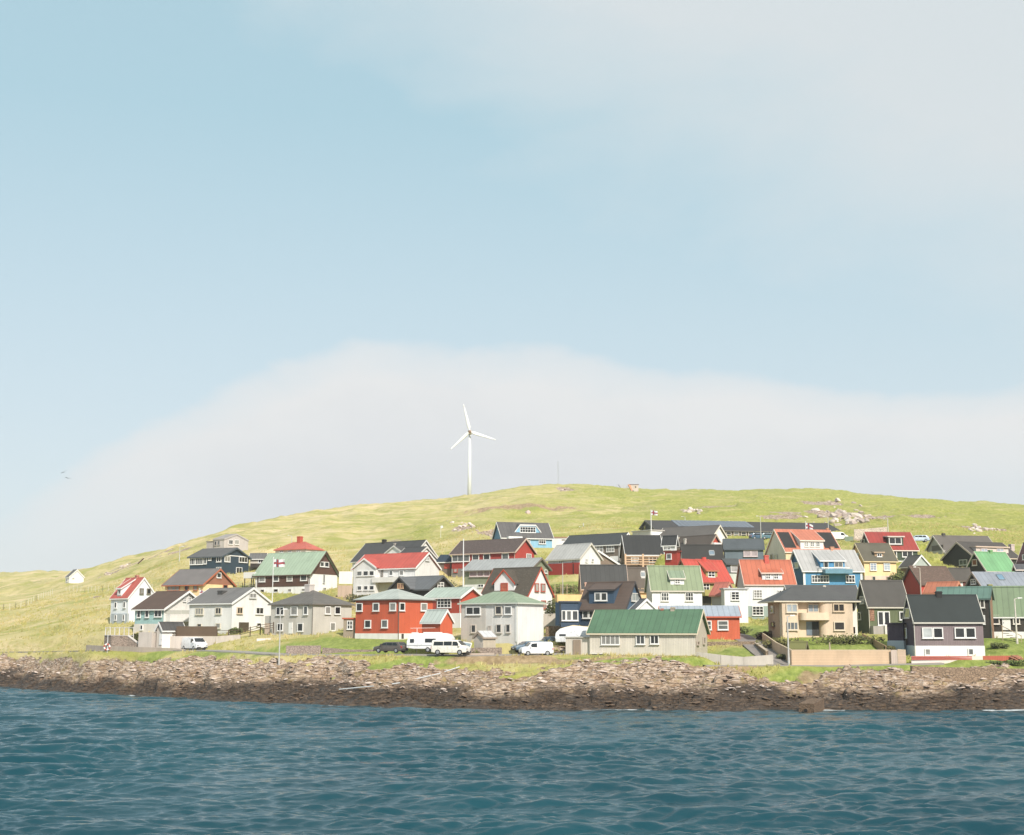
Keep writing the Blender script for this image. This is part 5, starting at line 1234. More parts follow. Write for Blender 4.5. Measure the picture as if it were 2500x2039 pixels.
flag(r,.1,hh-1.65,1.95,1.35)
r, hh = pole('flagpole','tall bare white flagpole in front of the sage green house','flagpole',1131,1424,1318,226,.13)
r, hh = pole('flagpole','small flagpole with flag on the white building below the black school','flagpole',1590,1296,1246,288,.13)
flag(r,.1,hh-1.05,1.35,1.0,0,.1)
r, hh = pole('flagpole','short flagpole with flag behind the orange roof with black panels','flagpole',1967.5,1300,1275,275,.1)
flag(r,.08,hh-1.35,1.5,1.15,0,.35)
r, hh = pole('flagpole','short pole with small flag beside the white house with dark garage door','flagpole',487,1455,1439,232,.05)
flag(r,.05,hh-.9,.95,.7,0,.1)
def lamp(label, px, yb, yt, Y, arm=.9, side=1, col=(206,204,198), r=.10):
    p = at(px, yb, Y); zb = gz(p.x, p.y) - .2; zt = zat(yt, Y); h_ = zt - zb
    root = empty('street_lamp', (p.x,p.y,zb), label, 'street lamp', 'street lamps in the village')
    b = MB(); b.tube((0,0,0),(0,0,1.2),r*1.25,r*1.2,mat('metal',col),10); b.tube((0,0,1.2),(0,0,h_),r,r*.6,mat('metal',col),10); b.build('pole', root)
    b = MB(); b.tube((0,0,h_-.05),(side*arm,-.1,h_+.1),.045,.04,mat('metal',col),6); b.build('arm', root)
    b = MB(); b.prism([(side*arm-.12,-.22,h_+.02),(side*arm+.5*side,-.2,h_+.06),(side*arm+.5*side,.02,h_+.06),(side*arm-.12,.04,h_+.02)],[(side*arm-.12,-.2,h_+.18),(side*arm+.45*side,-.18,h_+.16),(side*arm+.45*side,.0,h_+.16),(side*arm-.12,.02,h_+.18)],mat('plain',(228,226,222))); b.build('lamp_head', root)
for a in (('tall grey street lamp on the shore before the grey hipped house',681.5,1610,1489,181,.5,1),('grey street lamp on the shore before the beige apartments',1926,1624,1505,166.5,.45,1,(206,204,198),.12),
          ('pale thick lamp post before the black timber house at the right edge',2483,1566,1462,178,.5,1,(230,220,206),.13),('slim street lamp on the slope left of the navy house',438,1369,1335,335,.6,1),
          ('street lamp in front of the long black school, beside parked cars',1858,1318,1261,297,.5,-1),('street lamp behind the right end of the orange panelled roof',2023,1306,1262,300,.6,-1),
          ('street lamp behind the dark red roof on the right',2168.5,1303,1266,292,.5,-1,(216,206,196),.14),('lamp post rising before the bright red gabled house',2249,1460,1386,205,.5,-1,(196,180,164),.12),
          ('faint street lamp on the hill above the school solar panels',1673,1290,1262,360,.6,-1),('faint street lamp on the hill above the black roof with white eaves',1424.5,1320,1287,340,.6,-1),
          ('street lamp on the hill behind the red hipped roof',712,1330,1308,345,.6,-1)):
    lamp(*a)
r, hh = pole('utility_pole','bare grey post in the fenced garden below the silver-roofed house','post',1374,1440,1374,229,.09,(196,188,176),ball=False)
r, hh = pole('utility_pole','bare wooden post in the walled garden of the beige apartments','post',2026,1590,1568,173,.13,(186,166,140),ball=False)
r, hh = pole('sign_post','small white sign on a thin post on the hillside above the white gables','sign',1076,1306,1284,345,.05,ball=False)
b = MB(); b.box(-.05,.6,-.04,.04,hh-.55,hh+.05,mat('plain',(220,222,220))); b.build('sign_board', r)
# lifebuoy post on the sea wall
r, hh = pole('lifebuoy_post','white post carrying a red and white lifebuoy on the sea wall','lifebuoy post',261.5,1594,1540,203.5,.07,ball=False)
import bmesh
me = bpy.data.meshes.new('lifebuoy'); bm = bmesh.new(); N1, N2 = 24, 8; vv = []
for i in range(N1):
    a = 2*math.pi*i/N1; vv.append([bm.verts.new(((.42+.13*math.cos(2*math.pi*j/N2))*math.cos(a), -.2+.09*math.sin(2*math.pi*j/N2), (.42+.13*math.cos(2*math.pi*j/N2))*math.sin(a))) for j in range(N2)])
for i in range(N1):
    for j in range(N2):
        f = bm.faces.new((vv[i][j],vv[(i+1)%N1][j],vv[(i+1)%N1][(j+1)%N2],vv[i][(j+1)%N2])); f.material_index = 1 if (i//3)%2 else 0
bm.to_mesh(me); bm.free(); me.materials.append(mat('plain',(240,236,232))); me.materials.append(mat('plain',(210,80,60)))
o = bpy.data.objects.new('lifebuoy', me); COL.objects.link(o); o.parent = r; o.location = (0,0,hh*.28)

# ================================================================== walls and fences
def wall(name, label, cat, crop, pl, Hh, th, m, Ys, cap=None, foot=.5, tops=None, kids=None):
    """pl: base points in crop pixels; Ys: distances; Hh: height in metres (or tops: crop rows)"""
    P_ = [at(*PX(crop, x, y), Y) for (x, y), Y in zip(pl, Ys)]
    root = empty(name, P_[0], label, cat); root['kind'] = 'thing'
    tz = [zat(PX(crop, 0, ty)[1], Y) - p.z for ty, p, Y in zip(tops, P_, Ys)] if tops else [Hh] * len(P_)
    b = MB(); cb = MB()
    for i in range(len(P_) - 1):
        a, c = P_[i] - P_[0], P_[i + 1] - P_[0]; d = (c - a); d.z = 0; n = Vector((-d.y, d.x, 0)).normalized() * th / 2
        e = d.normalized() * (.002 * i)
        q = lambda w, z0, z1, nn: [w - nn + Vector((0,0,z0)), w + nn + Vector((0,0,z0)), w + nn + Vector((0,0,z1)), w - nn + Vector((0,0,z1))]
        b.prism(q(a, -foot - 1.0, tz[i], n), q(c, -foot - 1.0, tz[i + 1], n), m)
        if cap: cb.prism(q(a, tz[i] + .003, tz[i] + .1, n * 1.3), q(c, tz[i + 1] + .003, tz[i + 1] + .1, n * 1.3), mat('plain', cap))
    b.build('panel' if 'fence' in name else 'wall_face', root)
    if cap: cb.build('coping', root)
    return root, P_, tz
def railfence(label, crop, pl, Ys, Hh, rails, col, step=2.2, name='rail_fence', solid=False, pw=.07, rw=.06, group=None):
    P_ = [at(*PX(crop, x, y), Y) for (x, y), Y in zip(pl, Ys)]
    root = empty(name, P_[0], label, 'fence', group); m_ = mat('plain' if name == 'wire_fence' else 'planks', col); b = MB(); pb = MB()
    for i in range(len(P_) - 1):
        a, c = P_[i] - P_[0], P_[i + 1] - P_[0]; n = max(1, round((c - a).length / step))
        for k in range(n + 1):
            w = a.lerp(c, k / n)
            if name == 'wire_fence': w.z = gz(w.x + P_[0].x, w.y + P_[0].y) - P_[0].z
            pb.box(w.x - pw, w.x + pw, w.y - pw, w.y + pw, w.z - .8, w.z + Hh + .06, m_)
        for k in range(n):
            q0, q1 = a.lerp(c, k / n), a.lerp(c, (k + 1) / n)
            if name == 'wire_fence':
                for q in (q0, q1): q.z = gz(q.x + P_[0].x, q.y + P_[0].y) - P_[0].z
            for f in rails: b.tube(q0 + Vector((0,-.03,Hh*f)), q1 + Vector((0,-.03,Hh*f)), rw, rw, m_, 4)
    b.build('rail', root); pb.build('posts', root)
    return root
conc = mat('concrete',(172,156,140)); pale = mat('concrete',(206,194,182))
wall('garden_wall','grey retaining wall with pale balusters at the far left of the village','wall','O',[(150,848),(300,858),(640,862),(930,872)],0,.4,mat('stone',(172,150,132)),[211,208.5,208,206.5],tops=[640,640,645,860],cap=(206,196,186))
r = railfence('row of short white balusters on top of the far left retaining wall','O',[(155,640),(760,640)],[211.3,208.6],1.3,(.02,.95),(214,206,198),1.0,name='baluster_fence',pw=.06)
wall('sea_wall','long low grey sea wall along the coast road on the left','wall','S',[(212,1593),(262,1594),(350,1594.5),(430,1597),(452,1598)],0,.35,conc,[208.5,204.5,201.5,200,199.5],tops=[1575,1577.5,1580,1583,1586])
wall('retaining_block','square pale concrete retaining block below the turquoise house','wall','O',[(975,872),(1262,872)],0,2.5,mat('concrete',(196,184,172)),[206.5,205.5],tops=[565,565])
wall('retaining_wall','pale retaining wall behind the white panel van','wall','A',[(805,1425),(1100,1425),(1430,1430),(1720,1400)],0,.5,mat('concrete',(196,184,172)),[205.5,205.5,205.5,206],tops=[1318,1318,1320,1300])
railfence('dark brown rail fence right of the small garage','A',[(812,1318),(965,1318)],[205.6,205.6],.9,(.15,.5,.9),(88,66,46),1.8)
wall('board_fence','solid dark brown board fence on the retaining wall','fence','A',[(965,1318),(1445,1318)],0,.08,mat('hboards',(98,76,54)),[205.7,205.7],tops=[1202,1202],foot=-1)
railfence('dark brown rail fence running uphill right of the solid boards','A',[(1445,1318),(1715,1312),(1955,1250),(2110,1225)],[205.7,206,208,209],.9,(.15,.5,.9),(88,66,46),1.8)
wall('low_wall','rough grey garden wall, left piece before the grey hipped house','wall','B',[(572,1518),(978,1532)],0,.3,mat('stone',(176,154,140)),[189.5,189],tops=[1430,1428])
wall('low_wall','rough grey garden wall beside the lawn, left of the estate car','wall','B',[(1000,1532),(1330,1532),(1620,1536)],0,.3,mat('stone',(170,148,134)),[189,188,187],tops=[1452,1476,1476])
wall('steps','white concrete steps in front of the grey hipped house','steps','B',[(238,1366),(400,1362)],.25,1.6,mat('concrete',(222,212,206)),[203,203]) 
wall('garden_wall','low weathered stone wall right of the minibus','wall','N',[(1290,1010),(2000,1006)],0,.35,mat('stone',(160,140,124)),[177.6,177.6],tops=[905,895])
wall('kerb_slab','long flat concrete slab on the road right of the minibus','slab','N',[(1215,1062),(1835,1068)],0,.8,mat('concrete',(186,166,148)),[175.6,175.4],tops=[1022,1016],foot=-.9)
wall('stone_wall','brown stone wall below the dark blue house bay','wall','E',[(-30,1372),(150,1372),(400,1372)],0,.5,mat('stone',(156,130,102)),[190.5,190,189.7],tops=[1252,1252,1252])
wall('white_wall','low whitewashed wall running right of the green bungalow','wall','S',[(1702,1606),(1760,1614),(1815,1618),(1888,1619)],0,.35,mat('concrete',(196,186,172)),[170,168.6,168,167.6],tops=[1592,1599,1604,1598.5])
wall('garden_wall','brown garden wall below the orange red house','wall','S',[(1728,1581),(1845,1581)],0,.3,mat('stone',(158,134,108)),[181,181],tops=[1567,1566])
wall('garden_wall','brown wall descending beside the lane to the right of the small lawn','wall','S',[(1845,1581),(1873,1604)],0,.3,mat('stone',(158,134,108)),[180.5,170.5],tops=[1570,1590],cap=(196,176,150))
r,_,_ = wall('board_fence','long beige board fence around the apartment house garden','fence','G',[(182,1420),(330,1530),(492,1640),(900,1645),(1545,1640)],0,.12,mat('hboards',(214,180,142)),[185,174,167.6,167.5,167.8],tops=[1330,1432,1512,1512,1512],cap=(222,196,160))
wall('gate','grey weathered gate at the right end of the beige board fence','gate','H',[(330,1552),(398,1552)],0,.1,mat('planks',(200,180,164)),[167.4,167.4],tops=[1418,1418])
wall('board_fence','short beige fence section between the gate and the purple house','fence','H',[(402,1555),(488,1558)],0,.12,mat('hboards',(210,180,150)),[167.4,167.2],tops=[1420,1425],cap=(222,196,160))
wall('board_fence','sloping brown fence between apartment garden and moss green house','fence','G',[(1240,1390),(1490,1500)],0,.1,mat('hboards',(178,140,104)),[182,172],tops=[1330,1462])
r,P_,tz = wall('plank_fence','low white fence with red stripes before the purple house','fence','H',[(542,1525),(1300,1530)],0,.06,mat('plain',(232,214,204)),[166.6,166.4],tops=[1484,1484])
b = MB(); a_, c_ = P_[0]-P_[0], P_[1]-P_[0]
for f in (.18,.5,.86): b.box(a_.x, c_.x, -.2, -.12, tz[0]*f-.06, tz[0]*f+.06, mat('plain',(206,84,72)))
b.build('red_board', r)
wall('mesh_fence','orange red mesh fence along the lawn right of the purple house','fence','H',[(1303,1530),(1600,1532)],0,.06,mat('planks',(204,88,62)),[166.4,166.4],tops=[1482,1480])
p = at(2480,1614,166.4); root = empty('fishing_net_ball', p, 'round heap of orange netting at the end of the mesh fence', 'net heap')
me = bpy.data.meshes.new('netting'); bm = bmesh.new(); bmesh.ops.create_icosphere(bm, subdivisions=4, radius=1.0)
for v in bm.verts:
    k = 1 + .18*math.sin(v.co.x*9)*math.cos(v.co.z*8) + .1*math.sin(v.co.y*14+v.co.x*5); v.co = Vector((v.co.x*.8*k, v.co.y*.7*k, (v.co.z*.42*k)+.28))
bm.to_mesh(me); bm.free(); me.materials.append(mat('planks',(178,104,78))); o = bpy.data.objects.new('netting', me); COL.objects.link(o); o.parent = root
wall('boundary_wall','dark dry-stone sea wall at the lower right','wall','S',[(2226,1664),(2300,1666),(2400,1666),(2500,1667),(2760,1668)],0,1.0,mat('stone',(164,136,108)),[161.6,161.4,161.3,161.2,161],tops=[1626,1629,1631,1633,1634],foot=1.5)
wall('garden_wall','low white garden wall below the black timber house','wall','H',[(1300,1368),(1575,1372)],0,.3,mat('concrete',(216,196,184)),[178,178],tops=[1352,1354])
wall('low_wall','low rendered wall by the parked cars behind the green-roofed brown house','wall','B',[(1180,770),(1350,780)],0,.3,mat('concrete',(190,164,140)),[247,247],tops=[722,722])
wall('garden_wall','white wall with balcony rail left of the pinkish red roofed house','wall','B',[(1195,612),(1355,614)],0,.25,mat('plaster',(226,220,216)),[262,262],tops=[556,556])
wall('garden_wall','grey garden wall between the steep white house and the blue bay','wall','D',[(1192,1370),(1395,1378)],0,.4,mat('concrete',(196,184,170)),[200,200],tops=[1248,1242])
railfence('line of thin posts in the fenced garden below the silver-roofed house','M',[(130,1440),(640,1420)],[224,226],1.3,(.55,.9),(196,170,134),1.1,name='post_fence',pw=.045,rw=.02)
railfence('long wire fence with pale posts crossing the hillside on the far left','I',[(-60,770),(40,745),(170,715),(280,690),(385,650),(560,585)],[300,305,315,325,340,370],1.5,(.35,.65,.95),(230,222,200),4.2,name='wire_fence',pw=.035,rw=.014)
railfence('wire fence with thin posts climbing the slope above the leftmost house','I',[(700,600),(900,585),(1090,530),(1280,490),(1500,455),(1620,515)],[350,335,320,312,308,285],1.4,(.35,.65,.95),(230,222,200),3.6,name='wire_fence',pw=.03,rw=.012)
railfence('grey rail fence left of the brown and white house','A',[(1590,740),(1745,760),(1900,755)],[262,258,256],1.1,(.5,.95),(170,160,140),1.6,name='rail_fence',pw=.05,rw=.03)
wall('metal_barrier','long pale roadside barrier behind the dark red roof on the right','barrier','S',[(2085,1300),(2110,1299),(2165,1294)],.7,.3,mat('stone',(222,202,184)),[296,296,296])
wall('board_fence','green and brown board fence right of the black school','fence','S',[(2063,1323),(2083,1323)],0,.1,mat('planks',(120,150,120)),[301,301],tops=[1310,1310]); 
wall('board_fence','pinkish grey fence section between green fence and dark red roof','fence','S',[(2084,1323),(2103,1323)],0,.1,mat('planks',(184,160,142)),[301,301],tops=[1310,1310])

# ================================================================== things on the rocks
def rail3(root, name, a, c, w, m_):
    b = MB(); b.tube(a, c, w, w, m_, 6); b.build(name, root)
PIPE = [((828,1687),(913,1679)),((957,1674),(977,1671)),((1018,1661),(1075,1648)),((1085,1644),(1122,1632))]
a0 = at(1018,1661,166); root = empty('drain_pipe', a0, 'pale broken drain pipe lying across the shore rocks', 'pipe')
for (x0,y0),(x1,y1) in PIPE:
    def rp(x, y):
        best = None
        for k in range(60):     # where the view ray meets the rocks
            Yd = 150 + k * .6; q = at(x, y, Yd)
            if q.z <= gz(q.x, q.y) + .25: best = q; break
        return best or at(x, y, 165)
    A_, B_ = rp(x0, y0), rp(x1, y1); up = Vector((0,-.15,.2))
    rail3(root, 'pipe_length', A_ - a0 + up, B_ - a0 + up, .06, mat('plain',(206,212,214)))
a0 = at(1980,1716,153); root = empty('outfall', a0, 'concrete outfall sloping down the rocks into the sea at the right', 'outfall')
A_, B_ = at(1994,1700,155.0), at(1968,1722,151.0); A_.z = gz(A_.x, A_.y) + .05; B_.z = .15
b = MB(); d = (B_ - A_); dh = Vector((d.x,d.y,0)).normalized(); n = Vector((-dh.y,dh.x,0)) * .85
q = lambda w: [w - n + Vector((0,0,-1.5)), w + n + Vector((0,0,-1.5)), w + n + Vector((0,0,.75)), w - n + Vector((0,0,.75))]
b.prism([v - a0 for v in q(A_)], [v - a0 for v in q(B_)], mat('stone',(122,96,72))); b.build('slab', root)
B2 = B_ + dh * .02; b = MB(); b.tube(B2 - a0 + Vector((0,0,-.02)), B2 - a0 + dh * .25 + Vector((0,0,-.02)), .28, .28, mat('plain',(110,88,66)), 12); b.tube(B2 - a0 + dh * .251 + Vector((0,0,-.02)), B2 - a0 + dh * .26 + Vector((0,0,-.02)), .22, .22, mat('plain',(30,26,22)), 12); b.build('pipe_mouth', root)
# boulders
def hit_ground(px, py, Y0=270, Y1=680):
    Yv = np.linspace(Y0, Y1, 400); uv = uat(px, py); zv, _ = terrain(uv * Yv, Yv.copy()); d = ray(px, py)
    ray_z = CAMH + d.z / d.y * Yv; below = np.nonzero(ray_z <= zv)[0]
    return at(px, py, float(Yv[below[0]])) if len(below) else None
def boulder(name, label, px, py, Y, r, col, grp, cat='boulder', seed=0, sq=.6):
    rg = random.Random(seed); me = bpy.data.meshes.new(name); bm = bmesh.new(); bmesh.ops.create_icosphere(bm, subdivisions=3, radius=1)
    pl = [Vector((rg.uniform(-1,1),rg.uniform(-1,1),rg.uniform(-.6,1))).normalized() for _ in range(9)]; ds = [rg.uniform(.55,.85) for _ in pl]
    for v in bm.verts:
        for n_, d_ in zip(pl, ds):
            k = v.co.dot(n_)
            if k > d_: v.co -= n_ * (k - d_)
        v.co = Vector((v.co.x * r, v.co.y * r * .8, v.co.z * r * sq))
    bm.to_mesh(me); bm.free(); me.materials.append(mat('plaster', col)); p = (hit_ground(px, py) if Y > 290 else None) or at(px, py, Y); z = gz(p.x, p.y)
    o = bpy.data.objects.new(name, me); COL.objects.link(o); o.location = (p.x, p.y, z + r * .1); o.rotation_euler = (rg.uniform(-.2,.2), rg.uniform(-.3,.3), rg.uniform(0,6)); tag(o, label, cat, grp)
rg = random.Random(5)
for cl, (cx, cy, Y, sx, sy, n, r0) in (('pale boulder on the grass behind the long red house',(1130,1284,322,42,13,26,1.0)),('pale boulder in the outcrop behind the long red house, nearer the blue house',(1215,1308,312,34,10,16,1.0)),
    ('pale stone of the large rocky patch above the school',(2060,1262,396,60,26,90,1.7)),('pinkish stone of the smaller rocky patch right of the large one',(2110,1274,380,15,14,16,1.5)),
    ('white stone in the scattered row high on the right slope',(2388,1292,336,24,11,16,1.2)),('white stone in the row of stones running to the right edge',(2430,1296,336,26,3,9,.8)),
    ('pale stone in the white patch above the school roof',(1688,1249,420,22,6,14,1.4)),('pale stone on the bare left slope',(302,1385,420,10,5,9,1.1)),('pinkish stone below the left skyline',(262,1400,395,11,6,10,1.0)),
    ('white stone on the crest behind the mast',(1378,1198,592,14,3,7,1.2))):
    for k in range(n):
        boulder('boulder', cl, cx + rg.gauss(0, .5) * sx, cy + rg.gauss(0, .5) * sy, Y * (1 - (0)) , r0 * .62 * rg.uniform(.4, 1.3) ** 1.3, rg.choice(((200,182,166),(176,156,142),(212,196,184))), 'pale stones: ' + cl.split(' ', 2)[2][:40], seed=rg.randint(0, 9999))
boulder('boulder','single pinkish boulder alone on the hillside above the blue house',1288,1254,400,1.15,(196,168,156),None,seed=3,sq=.8)
# shore blocks: real stones broken from the ledges
m_cols = ((188,164,148),(160,134,116),(206,186,172),(104,82,62))
sb = MB()
SHB = []
proto = []
for k in range(6):
    rr = random.Random(100 + k); me = bpy.data.meshes.new('shore_stone'); bm = bmesh.new(); bmesh.ops.create_icosphere(bm, subdivisions=2, radius=1)
    pl = [Vector((rr.uniform(-1,1),rr.uniform(-1,1),rr.uniform(-1,1))).normalized() for _ in range(10)]; ds = [rr.uniform(.45,.8) for _ in pl]
    for v in bm.verts:
        for n_, d_ in zip(pl, ds):
            q = v.co.dot(n_)
            if q > d_: v.co -= n_ * (q - d_)
    bm.to_mesh(me); bm.free(); proto.append(np.array([list(v.co) for v in me.vertices])); PF = [tuple(p.vertices) for p in me.polygons]; SHB.append(PF); bpy.data.meshes.remove(me)
NV = 7000; rs = np.random.RandomState(8)
uu = rs.uniform(-.44, .44, NV); sh = np.interp(uu, GU, SHORE); Ysb = sh + rs.uniform(0, 1, NV) ** 1.1 * 24; Xsb = uu * Ysb
Zb, Rb = terrain(Xsb, Ysb)
ok = (Rb > .45) & (Zb > .15) & (Zb < 6.5)
for X_, Y_, Z_ in zip(Xsb[ok], Ysb[ok], Zb[ok]):
    k = rs.randint(6); s_ = .10 + .34 * rs.rand() ** 4.0; V = proto[k] * [s_ * rs.uniform(.9, 1.9), s_, s_ * rs.uniform(.25, .5)]
    a = rs.uniform(-.5, .9); ca, sa = math.cos(a), math.sin(a); ti = rs.uniform(-.35, .1)
    Vx = V[:, 0] * ca - V[:, 1] * sa; Vy = V[:, 0] * sa + V[:, 1] * ca; Vz = V[:, 2] + Vx * ti
    c = m_cols[3] if Z_ < 1.4 + rs.rand() else m_cols[rs.randint(3)]
    sb.add(list(zip(Vx + X_, Vy + Y_, Vz + Z_ + s_ * .12)), SHB[k], mat('plaster', c))
def raw(mb, name):
    me = bpy.data.meshes.new(name); me.from_pydata(mb.v, [], mb.f)
    for m__ in mb.m: me.materials.append(m__)
    me.polygons.foreach_set('material_index', mb.mi); me.update(); o = bpy.data.objects.new(name, me); COL.objects.link(o); return o
o = raw(sb, 'shore_rubble'); tag(o, 'loose broken stones scattered over the shore ledges', 'rubble', None, 'stuff')

# ================================================================== plants
def bush(label, px, py, Y, rx, ry, rz, col, name='bush', n=900, cat='bush', leaf=.16):
    p = at(px, py, Y); z = gz(p.x, p.y); root = empty(name, (p.x, p.y, z), label, cat)
    rr = random.Random(hash(label) % 9999 if False else int(px * 7 + py)); b = MB(); m_ = mat('foliage', col); m2 = mat('foliage', tuple(int(c * .72) for c in col))
    lobes = [(rr.uniform(-.6,.6)*rx, rr.uniform(-.5,.5)*ry, rr.uniform(.25,.6)*rz, rr.uniform(.4,.65)) for _ in range(9)]
    for i in range(n):
        lx, ly, lz, ls = rr.choice(lobes); d = Vector((rr.gauss(0,1), rr.gauss(0,1), rr.gauss(0,1))).normalized() * rr.uniform(.6, 1.05)
        c = Vector((lx + d.x * ls * rx * .8, ly + d.y * ls * ry * .8, max(.02, lz + d.z * ls * rz * .75))); s_ = leaf * rr.uniform(.6, 1.5)
        a = Vector((rr.gauss(0,1), rr.gauss(0,1), rr.gauss(0,1))).normalized(); e = a.orthogonal().normalized()
        b.add([c + a * s_, c + e * s_ * .6, c - a * s_, c - e * s_ * .6], [(0,1,2,3)], m_ if rr.random() < .6 else m2)
    o = b.build('foliage', root)
    b = MB()
    for k in range(4): b.tube((0,0,-.3),(rr.uniform(-.5,.5)*rx, rr.uniform(-.4,.4)*ry, rz*.7),.05,.02,mat('planks',(90,70,50)),5)
    b.build('stems', root); return root
for a in (('dark green bush behind the flagpole, left of the grey hipped roof',677,1462,236,4.0,1.5,1.7,(92,112,52)),
          ('green hedge right of the tall pinkish red roofed house',1085,1408,243,3.0,1.6,2.0,(110,122,58)),
          ('tall green shrub at the corner of the steep white house',1352,1494,201,1.6,1.5,4.2,(96,104,44)),
          ('green shrubs in the fenced garden under the red lower storey',1378,1428,231,4.0,2.0,1.6,(130,148,70)),
          ('dark shrub at the foot of the turquoise house corner',327,1552,214,1.0,.9,1.4,(92,104,44)),
          ('reddish green hedge in front of the beige apartment house, left part',1905,1560,177.5,3.2,1.4,1.3,(128,124,58)),
          ('green hedge in front of the beige apartment house, right part',2075,1568,177,5.5,1.6,1.3,(112,126,54)),
          ('brown bush hanging over the top of the beige board fence',1869,1552,186,1.3,1.0,1.3,(128,96,56)),
          ('green tuft of plants beside the garden shed',1152,1583,178,1.2,.8,.9,(150,150,70)),
          ('low green bush beside the lane mouth at the fence corner',1915,1598,170.5,1.2,.8,.7,(104,120,50)),
          ('grassy bush at the end of the orange netting',2462,1618,165.3,2.4,1.0,.6,(106,136,50)),
          ('dark green shrub against the wall of the peach brown-gabled house',395,1478,246,1.6,1.0,1.2,(110,122,60)),
          ('round garden bush between the white garage-door house and the grey hipped house',575,1535,212,1.2,.9,1.0,(116,128,60)),
          ('clump of shrubs right of the brown and white house',880,1470,236,3.0,1.4,1.3,(120,118,66)),
          ('wind-bent shrub behind the deep red gabled house',1010,1420,238,2.2,1.2,1.3,(108,120,58)),
          ('green shrub left of the orange red low house',1735,1560,190,1.0,.8,.9,(112,128,56)),
          ('bush behind the lane above the brown garden wall',1800,1540,197,2.4,1.2,1.2,(124,138,62)),
          ('shrubs between the yellow house and the moss green house',2195,1412,236,2.2,1.4,1.6,(116,134,60)),
          ('garden shrub behind the grey timber-boarded outbuilding with teal gable',2190,1392,244,1.8,1.2,1.2,(124,130,66)),
          ('green bush at the left foot of the bright red gabled house',2196,1452,214,1.6,1.0,1.3,(118,132,56)),
          ('low shrub on the lawn below the black timber house',2440,1578,174.5,1.2,.9,.7,(112,136,56)),
          ('brown-green shrub at the base of the purple annex',2170,1588,172.5,1.0,.8,.9,(118,118,60))):
    bush(*a)
# woodpile behind the blue cars
p = at(1374,1592,182); z = gz(p.x,p.y); root = empty('woodpile', (p.x,p.y,z), 'untidy pile of planks and driftwood right of the delivery van', 'woodpile')
rr = random.Random(2); b = MB()
for k in range(34):
    a = Vector((rr.uniform(-1.4,1.0), rr.uniform(-.6,.6), rr.uniform(.1,1.0))); d = Vector((rr.uniform(.7,1.6), rr.uniform(-.3,.3), rr.uniform(-.7,.2)))
    b.tube(a - d * .5, a + d * .5, .07, .06, mat('planks', rr.choice(((186,156,130),(150,124,100),(206,184,166)))), 4)
b.build('planks', root)
# tilted glass frame by the shed, clothes line, white bench, net drying posts
p = at(1137,1580,177.6); z = gz(p.x,p.y); root = empty('cold_frame', (p.x,p.y,p.z), 'tilted pane of glass in a white frame left of the garden shed', 'glass frame')
b = MB(); b.prism([(-.55,0,-.25),(.55,.1,-.5),(.85,.3,.55),(-.3,.2,.75)],[(-.55,.05,-.25),(.55,.15,-.5),(.85,.35,.55),(-.3,.25,.75)],mat('plain',(226,222,218))); b.build('frame', root)
b = MB(); b.prism([(-.42,-.02,-.15),(.46,.06,-.36),(.7,.24,.45),(-.24,.16,.62)],[(-.42,.0,-.15),(.46,.08,-.36),(.7,.26,.45),(-.24,.18,.62)],mat('glass',(150,170,180))); b.build('pane', root)
p = at(1018,1556,182); z = gz(p.x,p.y); root = empty('clothes_line', (p.x,p.y,z), 'thin white T-shaped clothes line before the bright red house', 'clothes line')
hz = zat(1534,182) - z; b = MB(); b.tube((0,0,-.2),(0,0,hz),.05,.05,mat('plain',(230,214,206)),6); b.build('post', root)
b = MB(); b.tube((-.9,0,hz),(2.5,.2,hz+.05),.04,.03,mat('plain',(236,206,196)),5); b.build('crossbar', root)
# timber ramp and steps by the black timber house
p = at(2470,1560,180); z = gz(p.x,p.y); root = empty('wooden_steps', (p.x,p.y,z), 'weathered wooden steps with handrail below the white door', 'steps')
b = MB()
for k in range(5): b.box(-1.4+k*.45,-.9+k*.45,-.5,.5,1.3-k*.28,1.38-k*.28,mat('planks',(150,126,96)))
b.build('treads', root); b = MB(); b.tube((-1.5,-.5,2.1),(1.2,-.5,.7),.05,.05,mat('planks',(186,160,124)),5); b.tube((-1.4,-.5,0),(-1.4,-.5,2.1),.05,.05,mat('planks',(186,160,124)),5); b.tube((1.1,-.5,-.3),(1.1,-.5,.8),.05,.05,mat('planks',(186,160,124)),5); b.build('handrail', root)
p = at(2318,1562,179); z = gz(p.x,p.y); root = empty('timber_stack', (p.x,p.y,z), 'small stack of pale logs beside the purple house', 'log stack')
b = MB()
for k in range(10): b.tube((-1+.35*(k%5),-.5,.2+.3*(k//5)),(-.3+.35*(k%5),.6,.2+.3*(k//5)),.15,.14,mat('planks',(206,170,140)),8)
b.build('logs', root)
p = at(352,1372,402); z = gz(p.x,p.y); root = empty('leaning_plank', (p.x,p.y,z), 'dark plank leaning over the brow of the left slope', 'plank')
b = MB(); b.box(-1.2,1.2,-.1,.1,-.1,.25,mat('plain',(90,60,46))); o = b.build('board', root); o.rotation_euler = (0,-.75,0); o.location = (-1,0,.6)
